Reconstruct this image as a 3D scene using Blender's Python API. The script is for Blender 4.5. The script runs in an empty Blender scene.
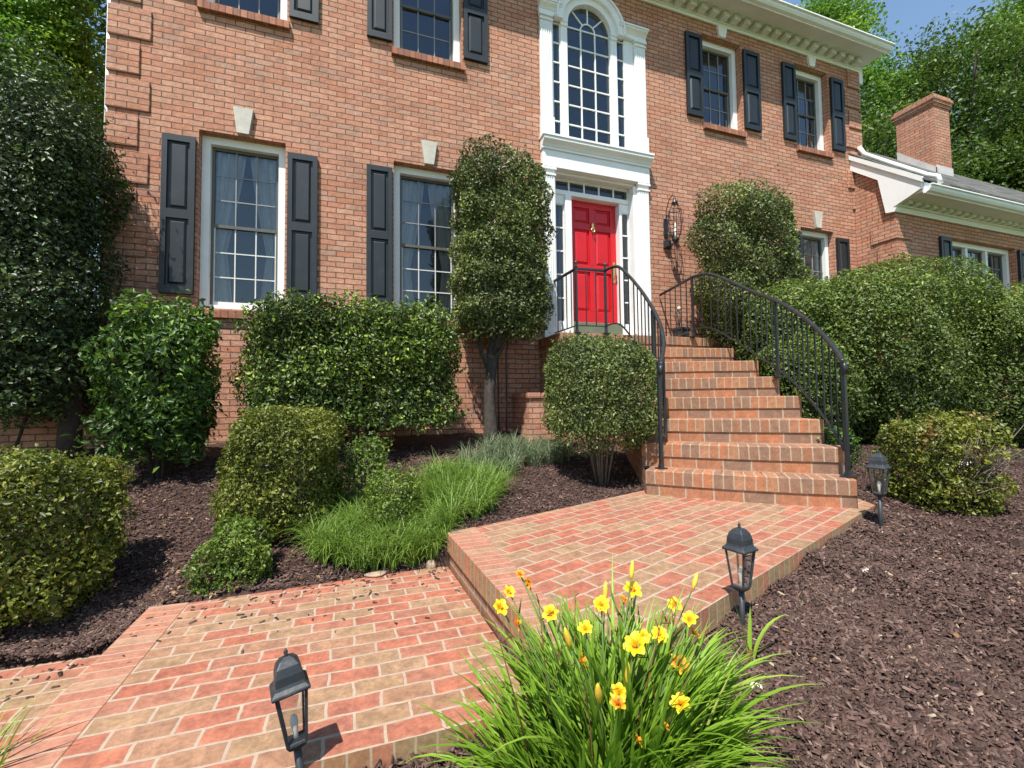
import bpy, math, random
import numpy as np
from mathutils import Matrix, Vector
rng = np.random.default_rng(7)
random.seed(7)
scene = bpy.context.scene
COL = scene.collection
R_ = math.radians

# ------------------------------------------------------------------ camera
def make_camera():
    yaw, pit, rol = -0.33835, 0.04405, -0.0115
    f = Vector((math.sin(-yaw)*math.cos(pit), math.cos(yaw)*math.cos(pit), math.sin(pit)))
    r = Vector((math.cos(yaw), math.sin(yaw), 0.0)); u = r.cross(f)
    r2 = r*math.cos(rol) + u*math.sin(rol); u2 = -r*math.sin(rol) + u*math.cos(rol)
    cd = bpy.data.cameras.new('camera'); co = bpy.data.objects.new('camera', cd); COL.objects.link(co)
    m = Matrix.Identity(4)
    for i in range(3):
        m[i][0] = r2[i]; m[i][1] = u2[i]; m[i][2] = -f[i]
    m[0][3], m[1][3], m[2][3] = 2.52885, -5.93098, -1.16874
    co.matrix_world = m
    cd.sensor_width = 36.0; cd.lens = 454.5/1024*36
    cd.clip_start = 0.05; cd.clip_end = 2000
    scene.camera = co
make_camera()

# ------------------------------------------------------------------ world, sun
SUN = Vector((-0.85, -1.0, 2.4)).normalized()
w = bpy.data.worlds.new('World'); scene.world = w; w.use_nodes = True
nt = w.node_tree; nt.nodes.clear()
sk = nt.nodes.new('ShaderNodeTexSky'); sk.sky_type = 'NISHITA'; sk.sun_disc = False
sk.sun_elevation = math.asin(SUN.z); sk.sun_rotation = math.atan2(SUN.x, SUN.y)
sk.altitude = 200; sk.air_density = 1.5; sk.dust_density = 0.0; sk.ozone_density = 2.8
bg = nt.nodes.new('ShaderNodeBackground'); bg.inputs[1].default_value = 0.115
wo = nt.nodes.new('ShaderNodeOutputWorld')
nt.links.new(sk.outputs[0], bg.inputs[0]); nt.links.new(bg.outputs[0], wo.inputs[0])
sd = bpy.data.lights.new('sun', 'SUN'); sd.energy = 5.0; sd.angle = R_(0.55); sd.color = (1.0, 0.955, 0.88)
so = bpy.data.objects.new('sun', sd); COL.objects.link(so)
so.rotation_euler = (-SUN).to_track_quat('-Z', 'Y').to_euler(); so.location = SUN*40
vs = scene.view_settings
scene.display_settings.display_device = 'sRGB'
vs.view_transform = 'Standard'; vs.look = 'None'; vs.gamma = 1.0; vs.use_curve_mapping = False; vs.exposure = 0.68
try:
    scene.cycles.use_denoising = True
    scene.cycles.max_bounces = 8; scene.cycles.transparent_max_bounces = 12
    scene.cycles.sample_clamp_indirect = 6.0
except Exception:
    pass

# ------------------------------------------------------------------ materials
class NT:
    def __init__(s, name):
        s.m = bpy.data.materials.new(name); s.m.use_nodes = True
        s.t = s.m.node_tree; s.t.nodes.clear()
    def n(s, typ, ins=None, **kw):
        nd = s.t.nodes.new(typ)
        for k, v in kw.items(): setattr(nd, k, v)
        for k, v in (ins or {}).items():
            sock = nd.inputs[k]
            if isinstance(v, bpy.types.NodeSocket): s.t.links.new(v, sock)
            else: sock.default_value = v
        return nd
    def ramp(s, fac, stops, interp='LINEAR'):
        nd = s.t.nodes.new('ShaderNodeValToRGB'); cr = nd.color_ramp; cr.interpolation = interp
        while len(cr.elements) > 1: cr.elements.remove(cr.elements[-1])
        cr.elements[0].position = stops[0][0]; cr.elements[0].color = (*stops[0][1], 1)
        for p, c in stops[1:]:
            e = cr.elements.new(p); e.color = (*c, 1)
        s.t.links.new(fac, nd.inputs[0]); return nd.outputs[0]
    def mix(s, fac, a, b, blend='MIX'):
        nd = s.t.nodes.new('ShaderNodeMix'); nd.data_type = 'RGBA'; nd.blend_type = blend
        for i, v in ((0, fac), (6, a), (7, b)):
            if isinstance(v, bpy.types.NodeSocket): s.t.links.new(v, nd.inputs[i])
            else: nd.inputs[i].default_value = v if i == 0 else (*v, 1) if len(v) == 3 else v
        return nd.outputs[2]
    def math(s, op, a, b=0.0):
        nd = s.t.nodes.new('ShaderNodeMath'); nd.operation = op
        for i, v in ((0, a), (1, b)):
            if isinstance(v, bpy.types.NodeSocket): s.t.links.new(v, nd.inputs[i])
            else: nd.inputs[i].default_value = v
        return nd.outputs[0]
    def out(s, sh):
        o = s.t.nodes.new('ShaderNodeOutputMaterial'); s.t.links.new(sh, o.inputs[0]); return s.m

def noise(N, vec, scale, detail=4, rough=0.6):
    return N.n('ShaderNodeTexNoise', {'Vector': vec, 'Scale': scale, 'Detail': detail, 'Roughness': rough})

def brick_mat(name, w, h, mort, cols, mcol, offset=0.5, bump=0.5, jit=0.004, rough=0.85, mvar=0.25, stain=0.25, bdist=0.006, tilt=0.0, mott=0.5, grime=0.0, wear=0.55):
    N = NT(name)
    uv = N.n('ShaderNodeUVMap').outputs[0]
    j = noise(N, uv, 9.0, 3)
    jv = N.n('ShaderNodeVectorMath', {0: j.outputs['Color'], 1: (0.5, 0.5, 0.5)}, operation='SUBTRACT').outputs[0]
    jv = N.n('ShaderNodeVectorMath', {0: jv, 'Scale': jit*4}, operation='SCALE').outputs[0]
    v = N.n('ShaderNodeVectorMath', {0: uv, 1: jv}, operation='ADD').outputs[0]
    b = N.n('ShaderNodeTexBrick', {'Vector': v, 'Color1': (0, 0, 0, 1), 'Color2': (1, 1, 1, 1), 'Mortar': (0.5, 0.5, 0.5, 1), 'Scale': 1.0,
            'Mortar Size': mort, 'Mortar Smooth': 0.25, 'Bias': 0.0, 'Brick Width': w, 'Row Height': h}, offset=offset, offset_frequency=2)
    n = len(cols)
    bc = N.ramp(b.outputs['Color'], [(i/n, c) for i, c in enumerate(cols)], 'CONSTANT')
    fine = noise(N, v, 55.0, 5, 0.7)
    bc = N.mix(0.55, bc, N.ramp(fine.outputs[0], [(0.25, (0.25, 0.25, 0.25)), (0.5, (0.5, 0.5, 0.5)), (0.8, (0.78, 0.78, 0.78))]), 'OVERLAY')
    big = noise(N, uv, 2.1, 5, 0.65)
    bc = N.mix(stain, bc, N.ramp(big.outputs[0], [(0.3, (0.28, 0.27, 0.26)), (0.7, (0.7, 0.7, 0.7))]), 'OVERLAY')
    md = noise(N, v, 17.0, 4, 0.7)
    b2 = N.n('ShaderNodeTexBrick', {'Vector': v, 'Scale': 1.0, 'Mortar Size': mort*2.6, 'Mortar Smooth': 1.0, 'Bias': 0.0, 'Brick Width': w, 'Row Height': h}, offset=offset, offset_frequency=2)
    ew = N.math('MULTIPLY', b2.outputs['Fac'], N.n('ShaderNodeMapRange', {'Value': noise(N, v, 26.0, 5, 0.7).outputs[0], 'From Min': 0.42, 'From Max': 0.62, 'To Max': wear}).outputs[0])
    bc = N.mix(ew, bc, tuple(min(1, c*0.5+m_*0.5) for c, m_ in zip(cols[0], mcol)))
    bc = N.mix(mott, bc, N.ramp(md.outputs[0], [(0.3, (0.30, 0.29, 0.29)), (0.5, (0.5, 0.5, 0.5)), (0.72, (0.74, 0.73, 0.72))]), 'OVERLAY')
    sp = N.n('ShaderNodeTexVoronoi', {'Vector': v, 'Scale': 95.0, 'Randomness': 1.0})
    spf = N.n('ShaderNodeMapRange', {'Value': sp.outputs['Distance'], 'From Min': 0.16, 'From Max': 0.06}).outputs[0]
    spf = N.math('MULTIPLY', spf, N.n('ShaderNodeMapRange', {'Value': md.outputs[0], 'From Min': 0.52, 'From Max': 0.62, 'To Max': 0.6}).outputs[0])
    bc = N.mix(spf, bc, (0.07, 0.045, 0.035))
    mn = noise(N, v, 30.0, 4)
    mc = N.mix(mvar, mcol, N.ramp(mn.outputs[0], [(0.3, tuple(c*0.35 for c in mcol)), (0.7, mcol)]))
    fac = b.outputs['Fac']
    edge = noise(N, v, 90.0, 3)
    jw = noise(N, uv, 3.7, 4)
    fac = N.math('ADD', fac, N.math('MULTIPLY', N.math('SUBTRACT', jw.outputs[0], 0.5), 0.55))
    fac2 = N.n('ShaderNodeMapRange', {'Value': N.math('ADD', fac, N.math('MULTIPLY', N.math('SUBTRACT', edge.outputs[0], 0.5), 0.5)), 'From Min': 0.3, 'From Max': 0.7}).outputs[0]
    colr = N.mix(fac2, bc, mc)
    if grime:
        gn = noise(N, uv, 5.5, 6, 0.72)
        gf = N.n('ShaderNodeMapRange', {'Value': gn.outputs[0], 'From Min': 0.5, 'From Max': 0.75, 'To Max': grime}).outputs[0]
        colr = N.mix(gf, colr, (0.12, 0.085, 0.06))
    hgt = N.math('ADD', N.math('SUBTRACT', 1.0, fac2), N.math('MULTIPLY', fine.outputs[0], 0.35))
    if tilt: hgt = N.math('ADD', hgt, N.math('MULTIPLY', b.outputs['Color'], tilt))
    bp = N.n('ShaderNodeBump', {'Height': hgt, 'Strength': bump, 'Distance': bdist})
    p = N.n('ShaderNodeBsdfPrincipled', {'Base Color': colr, 'Roughness': rough, 'Normal': bp.outputs[0], 'Specular IOR Level': 0.3})
    return N.out(p.outputs[0])

WALLC = [(0.478, 0.230, 0.146), (0.444, 0.199, 0.123), (0.502, 0.260, 0.171), (0.471, 0.233, 0.150), (0.427, 0.240, 0.165), (0.516, 0.271, 0.177), (0.454, 0.196, 0.116), (0.485, 0.243, 0.156), (0.465, 0.216, 0.135), (0.407, 0.206, 0.138), (0.502, 0.247, 0.156)]
STEPC = [(0.34, 0.15, 0.08), (0.31, 0.135, 0.072), (0.25, 0.135, 0.085), (0.35, 0.17, 0.09), (0.23, 0.13, 0.085), (0.37, 0.15, 0.075), (0.33, 0.165, 0.092), (0.28, 0.135, 0.078)]
PAVEC = [(0.323, 0.116, 0.071), (0.289, 0.174, 0.098), (0.327, 0.125, 0.079), (0.289, 0.153, 0.091), (0.301, 0.183, 0.103), (0.336, 0.120, 0.071), (0.314, 0.132, 0.082), (0.319, 0.118, 0.074), (0.280, 0.170, 0.098), (0.331, 0.113, 0.067), (0.301, 0.162, 0.094), (0.319, 0.140, 0.088)]
MWALL = (0.15, 0.088, 0.06)  # mortar colour darkened to carry the shadow of the raked joints
MPAVE = (0.43, 0.32, 0.23)
M = {}
M['wall'] = brick_mat('house_brick', 0.203, 0.0677, 0.0055, WALLC, MWALL, jit=0.0045, bump=1.0, bdist=0.016, tilt=0.6, stain=0.35, grime=0.12)
M['rowsill'] = brick_mat('sill_brick', 0.075, 20.0, 0.006, [(0.36, 0.14, 0.08), (0.30, 0.12, 0.075), (0.40, 0.17, 0.10), (0.26, 0.12, 0.08)], MWALL, offset=0.0, bump=0.6)
M['st_str'] = brick_mat('step_stretcher_brick', 0.22, 0.09, 0.007, STEPC, (0.42, 0.33, 0.24), bump=0.7, grime=0.45)
M['st_row'] = brick_mat('step_rowlock_brick', 0.078, 0.4, 0.006, STEPC, (0.42, 0.32, 0.22), offset=0.0, bump=0.7, grime=0.4)
M['pave_a'] = brick_mat('landing_paver', 0.205, 0.1025, 0.0070, PAVEC, MPAVE, bump=0.75, jit=0.0055, stain=0.4, grime=0.22, mott=0.65, mvar=0.35, wear=0.6)
M['pave_b'] = brick_mat('walk_paver', 0.179, 0.0895, 0.0062, PAVEC, MPAVE, bump=0.75, jit=0.0055, stain=0.4, grime=0.22, mott=0.65, mvar=0.35, wear=0.6)
M['edge_row'] = brick_mat('edging_brick', 20.0, 0.066, 0.0045, [(0.34, 0.155, 0.10), (0.36, 0.17, 0.11), (0.33, 0.19, 0.12), (0.35, 0.145, 0.09)], (0.42, 0.29, 0.20), offset=0.0, bump=0.4)
M['edge_face'] = brick_mat('edging_face_brick', 0.066, 20.0, 0.004, [(0.33, 0.17, 0.085), (0.29, 0.19, 0.10), (0.36, 0.15, 0.085)], (0.42, 0.33, 0.22), offset=0.0, bump=0.4)
M['shingle'] = brick_mat('roof_shingle', 0.28, 0.13, 0.006, [(0.09, 0.092, 0.084), (0.13, 0.128, 0.112), (0.07, 0.072, 0.068), (0.16, 0.15, 0.13), (0.105, 0.105, 0.097)], (0.03, 0.03, 0.029), bump=0.9, bdist=0.02)

def plain(name, col, rough=0.5, var=0.12, scale=6.0, metal=0.0, bump=0.0, bscale=80.0, spec=0.5, dirt=None, coat=0.0):
    N = NT(name)
    tc = N.n('ShaderNodeTexCoord').outputs['Object']
    nz = noise(N, tc, scale, 5)
    lo = tuple(c*(1-var) for c in col); hi = tuple(min(1, c*(1+var*0.6)) for c in col)
    c = N.ramp(nz.outputs[0], [(0.3, lo), (0.7, hi)])
    if dirt:
        dn = noise(N, tc, dirt[1], 6, 0.7)
        f = N.n('ShaderNodeMapRange', {'Value': dn.outputs[0], 'From Min': 0.55, 'From Max': 0.8, 'To Max': dirt[2]}).outputs[0]
        c = N.mix(f, c, dirt[0])
    ins = {'Base Color': c, 'Roughness': rough, 'Metallic': metal, 'Specular IOR Level': spec, 'Coat Weight': coat}
    if bump:
        b = noise(N, tc, bscale, 4)
        ins['Normal'] = N.n('ShaderNodeBump', {'Height': b.outputs[0], 'Strength': bump, 'Distance': 0.01}).outputs[0]
    return N.out(N.n('ShaderNodeBsdfPrincipled', ins).outputs[0])

M['white'] = plain('white_paint', (0.80, 0.80, 0.78), 0.45, 0.06, 3, bump=0.03, dirt=((0.5, 0.46, 0.38), 4, 0.25))
M['shut'] = plain('shutter_paint', (0.013, 0.018, 0.021), 0.45, 0.2, 5, bump=0.04, dirt=((0.12, 0.12, 0.11), 7, 0.18))
M['red'] = plain('red_door_paint', (0.56, 0.006, 0.013), 0.42, 0.1, 4, bump=0.03)
M['taupe'] = plain('storm_frame', (0.10, 0.095, 0.08), 0.45, 0.15)
M['muntin'] = plain('muntin_paint', (0.62, 0.62, 0.58), 0.5, 0.08)
M['stone'] = plain('limestone', (0.50, 0.47, 0.40), 0.8, 0.15, 12, bump=0.15)
M['green'] = plain('green_threshold', (0.14, 0.17, 0.11), 0.6, 0.2)
M['iron'] = plain('black_iron', (0.022, 0.024, 0.026), 0.36, 0.3, 20, bump=0.08, bscale=150, dirt=((0.10, 0.095, 0.085), 12, 0.3))
M['lampmetal'] = plain('lamp_plastic', (0.024, 0.029, 0.034), 0.5, 0.25, 25, bump=0.06, dirt=((0.16, 0.15, 0.14), 30, 0.4))
M['brass'] = plain('brass', (0.62, 0.45, 0.2), 0.3, 0.1, metal=1.0)
M['interior'] = plain('interior_plaster', (0.16, 0.155, 0.15), 0.9, 0.1)
M['curtain'] = plain('curtain_cloth', (0.55, 0.56, 0.56), 0.9, 0.1, 10)
M['bark'] = plain('bark', (0.055, 0.045, 0.036), 0.9, 0.45, 18, bump=0.6, bscale=40)
M['twig'] = plain('twig_bark', (0.16, 0.125, 0.095), 0.9, 0.4, 20, bump=0.3)
M['flash'] = plain('flashing_metal', (0.55, 0.52, 0.50), 0.5, 0.15, 5)
M['rock'] = plain('fieldstone', (0.34, 0.25, 0.17), 0.85, 0.35, 14, bump=0.5, bscale=30)
M['palestone'] = plain('pale_stone', (0.62, 0.56, 0.46), 0.8, 0.2, 14, bump=0.3, bscale=40)
M['bud'] = plain('daylily_bud', (0.70, 0.44, 0.04), 0.5, 0.25, 60)
M['muntin_u'] = plain('upper_muntin', (0.24, 0.25, 0.25), 0.5, 0.1)
M['bulb'] = plain('frosted_bulb', (0.75, 0.73, 0.66), 0.4, 0.1)
M['pot'] = plain('dark_pot', (0.035, 0.04, 0.045), 0.5, 0.2)
M['orangewood'] = plain('wood_furniture', (0.35, 0.14, 0.04), 0.5, 0.3)

def glass_mat(name, tint, refl=1.0, trans=0.75):
    N = NT(name)
    tc = N.n('ShaderNodeTexCoord').outputs['Object']
    nz = noise(N, tc, 1.6, 2)
    bm = N.n('ShaderNodeBump', {'Height': nz.outputs[0], 'Strength': 0.04, 'Distance': 0.05}).outputs[0]
    tr = N.n('ShaderNodeBsdfTransparent', {'Color': (*tint, 1)}).outputs[0]
    df = N.n('ShaderNodeBsdfDiffuse', {'Color': (0.03, 0.04, 0.055, 1)}).outputs[0]
    base = N.n('ShaderNodeMixShader', {0: trans, 1: df, 2: tr}).outputs[0]
    gl = N.n('ShaderNodeBsdfGlossy', {'Color': (0.9, 0.95, 1, 1), 'Roughness': 0.02, 'Normal': bm}).outputs[0]
    fr = N.n('ShaderNodeFresnel', {'IOR': 1.5, 'Normal': bm}).outputs[0]
    f = N.math('MULTIPLY', fr, refl)
    return N.out(N.n('ShaderNodeMixShader', {0: f, 1: base, 2: gl}).outputs[0])
M['glass'] = glass_mat('window_glass', (0.84, 0.85, 0.85), 1.9, 0.85)
M['lampglass'] = glass_mat('lamp_glass', (0.92, 0.92, 0.9), 1.0, 0.97)

def leaf_mat(name, stops, rough=0.45, transl=0.3, spec=0.5, patch=None, gain=1.0):
    stops = [(p, tuple(min(0.9, v*gain) for v in c)) for p, c in stops]
    N = NT(name); rough = max(rough, 0.42); spec = min(spec, 0.4)
    at = N.n('ShaderNodeAttribute', attribute_name='rnd')
    c = N.ramp(at.outputs['Fac'], stops)
    if patch:
        tc = N.n('ShaderNodeTexCoord').outputs['Object']
        pn = noise(N, tc, patch[1], 3)
        f = N.n('ShaderNodeMapRange', {'Value': pn.outputs[0], 'From Min': patch[2], 'From Max': patch[2]+0.12}).outputs[0]
        f = N.math('MULTIPLY', f, patch[3])
        c = N.mix(f, c, patch[0])
    p = N.n('ShaderNodeBsdfPrincipled', {'Base Color': c, 'Roughness': rough, 'Specular IOR Level': spec}).outputs[0]
    t = N.n('ShaderNodeBsdfTranslucent', {'Color': N.mix(0.5, c, (0.35, 0.45, 0.04), 'MULTIPLY') if False else c}).outputs[0]
    return N.out(N.n('ShaderNodeMixShader', {0: transl, 1: p, 2: t}).outputs[0])
M['l_box'] = leaf_mat('boxwood_leaf', [(0, (0.05, 0.068, 0.010)), (0.5, (0.125, 0.155, 0.020)), (0.85, (0.20, 0.225, 0.03)), (1, (0.29, 0.27, 0.055))], 0.42, 0.34, gain=1.1)
M['l_boxg'] = leaf_mat('young_boxwood_leaf', [(0, (0.055, 0.095, 0.014)), (0.6, (0.13, 0.20, 0.026)), (1, (0.23, 0.31, 0.05))], 0.42, 0.34, gain=1.1)
M['l_holly'] = leaf_mat('holly_leaf', [(0, (0.035, 0.045, 0.013)), (0.6, (0.095, 0.118, 0.033)), (0.92, (0.15, 0.18, 0.05)), (1, (0.24, 0.29, 0.05))], 0.36, 0.28, 0.6, gain=1.45)
M['l_dark'] = leaf_mat('dark_evergreen_leaf', [(0, (0.016, 0.026, 0.009)), (0.7, (0.045, 0.070, 0.020)), (1, (0.10, 0.16, 0.03))], 0.33, 0.22, 0.6, gain=1.4)
M['l_hedge'] = leaf_mat('hedge_leaf', [(0, (0.016, 0.027, 0.007)), (0.5, (0.058, 0.090, 0.017)), (0.82, (0.13, 0.20, 0.03)), (1, (0.24, 0.33, 0.04))], 0.33, 0.30, 0.6, gain=1.4)
M['l_magn'] = leaf_mat('camellia_leaf', [(0, (0.022, 0.046, 0.009)), (0.6, (0.07, 0.135, 0.02)), (0.9, (0.13, 0.23, 0.03)), (1, (0.24, 0.36, 0.04))], 0.25, 0.32, 0.6, gain=1.25)
M['l_ball'] = leaf_mat('ball_shrub_leaf', [(0, (0.045, 0.062, 0.018)), (0.6, (0.11, 0.142, 0.038)), (1, (0.19, 0.235, 0.06))], 0.4, 0.3, gain=1.35)
M['l_big'] = leaf_mat('privet_leaf', [(0, (0.026, 0.040, 0.009)), (0.6, (0.085, 0.122, 0.020)), (0.9, (0.14, 0.20, 0.03)), (1, (0.21, 0.28, 0.045))], 0.4, 0.32, gain=1.35)
M['l_burn'] = leaf_mat('scorched_boxwood_leaf', [(0, (0.06, 0.08, 0.012)), (0.6, (0.17, 0.195, 0.022)), (1, (0.27, 0.27, 0.045))], 0.42, 0.3, patch=((0.24, 0.11, 0.045), 4.5, 0.56, 0.8))
M['l_tree'] = leaf_mat('tree_leaf', [(0, (0.035, 0.065, 0.011)), (0.6, (0.085, 0.145, 0.02)), (1, (0.17, 0.25, 0.035))], 0.45, 0.42, gain=1.05)
M['l_lime'] = leaf_mat('lime_tree_leaf', [(0, (0.05, 0.12, 0.014)), (0.6, (0.12, 0.23, 0.022)), (1, (0.24, 0.34, 0.045))], 0.42, 0.42, gain=1.35)
M['grass'] = leaf_mat('liriope_blade', [(0, (0.09, 0.155, 0.022)), (0.6, (0.17, 0.28, 0.04)), (0.93, (0.26, 0.38, 0.07)), (1, (0.38, 0.35, 0.16))], 0.4, 0.35, gain=1.1)
M['palegrass'] = leaf_mat('variegated_blade', [(0, (0.08, 0.12, 0.055)), (0.6, (0.17, 0.22, 0.11)), (1, (0.36, 0.38, 0.24))], 0.5, 0.3)
M['lily'] = leaf_mat('daylily_leaf', [(0, (0.09, 0.17, 0.014)), (0.55, (0.18, 0.31, 0.026)), (0.9, (0.28, 0.42, 0.05)), (1, (0.40, 0.34, 0.12))], 0.36, 0.35, gain=1.15)
M['scape'] = leaf_mat('daylily_stem', [(0, (0.10, 0.17, 0.03)), (1, (0.22, 0.24, 0.07))], 0.5, 0.1)
M['petal'] = leaf_mat('daylily_petal', [(0, (0.80, 0.30, 0.006)), (0.22, (0.86, 0.50, 0.01)), (0.6, (0.88, 0.64, 0.015)), (1, (0.9, 0.72, 0.05))], 0.5, 0.3)
M['petal_o'] = leaf_mat('spent_daylily_petal', [(0, (0.62, 0.14, 0.008)), (0.5, (0.78, 0.33, 0.012)), (1, (0.82, 0.50, 0.03))], 0.5, 0.3)
M['chip'] = leaf_mat('mulch_chip', [(0, (0.022, 0.012, 0.009)), (0.40, (0.066, 0.036, 0.027)), (0.80, (0.125, 0.074, 0.058)), (0.97, (0.20, 0.135, 0.105)), (1, (0.38, 0.29, 0.20))], 0.75, 0.0, 0.3)
M['litter'] = leaf_mat('dry_leaf', [(0, (0.16, 0.07, 0.03)), (0.6, (0.30, 0.17, 0.08)), (1, (0.45, 0.33, 0.2))], 0.8, 0.15, 0.3)

def ground_mat():
    N = NT('mulch_ground')
    tc = N.n('ShaderNodeTexCoord').outputs['Object']
    sx = N.n('ShaderNodeVectorMath', {0: tc, 1: (1.0, 2.6, 1.0)}, operation='MULTIPLY').outputs[0]
    ds = noise(N, tc, 14, 3)
    wv = N.n('ShaderNodeVectorMath', {0: sx, 1: N.n('ShaderNodeVectorMath', {0: ds.outputs['Color'], 'Scale': 0.12}, operation='SCALE').outputs[0]}, operation='ADD').outputs[0]
    vo = N.n('ShaderNodeTexVoronoi', {'Vector': wv, 'Scale': 34.0, 'Randomness': 1.0})
    c = N.ramp(vo.outputs['Color'], [(0, (0.020, 0.011, 0.008)), (0.5, (0.05, 0.027, 0.021)), (1, (0.085, 0.048, 0.038))])
    n2 = noise(N, tc, 3.0, 4)
    c = N.mix(0.5, c, N.ramp(n2.outputs[0], [(0.3, (0.35, 0.34, 0.33)), (0.7, (0.6, 0.58, 0.57))]), 'OVERLAY')
    # lawn far away from the beds
    sep = N.n('ShaderNodeSeparateXYZ', {0: tc})
    d = N.math('ADD', N.math('ABSOLUTE', N.math('SUBTRACT', sep.outputs[0], 6.0)), N.math('MULTIPLY', N.math('ABSOLUTE', N.math('ADD', sep.outputs[1], 2.0)), 1.4))
    f = N.n('ShaderNodeMapRange', {'Value': N.math('ADD', d, N.math('MULTIPLY', n2.outputs[0], 2.0)), 'From Min': 12.0, 'From Max': 12.6}).outputs[0]
    g = N.ramp(noise(N, tc, 40, 4).outputs[0], [(0.3, (0.04, 0.08, 0.015)), (0.7, (0.09, 0.15, 0.03))])
    c = N.mix(f, c, g)
    b = N.n('ShaderNodeBump', {'Height': vo.outputs['Distance'], 'Strength': 0.8, 'Distance': 0.02}).outputs[0]
    return N.out(N.n('ShaderNodeBsdfPrincipled', {'Base Color': c, 'Roughness': 0.85, 'Normal': b, 'Specular IOR Level': 0.25}).outputs[0])
M['ground'] = ground_mat()

# ------------------------------------------------------------------ object helpers
ORG = {}
def tag(o, label=None, cat=None, group=None, kind=None):
    if label: o['label'] = label
    if cat: o['category'] = cat
    if group: o['group'] = group
    if kind: o['kind'] = kind
    return o
def thing(name, loc, label, cat, group=None):
    o = bpy.data.objects.new(name, None); COL.objects.link(o); o.empty_display_size = 0.1
    o.location = loc; ORG[o.name] = Vector(loc)
    return tag(o, label, cat, group)
def link(name, me, parent, org):
    o = bpy.data.objects.new(name, me); COL.objects.link(o)
    if parent is not None:
        o.parent = parent; ORG[o.name] = ORG[parent.name]
    else:
        o.location = org; ORG[o.name] = Vector(org)
    return o

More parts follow.
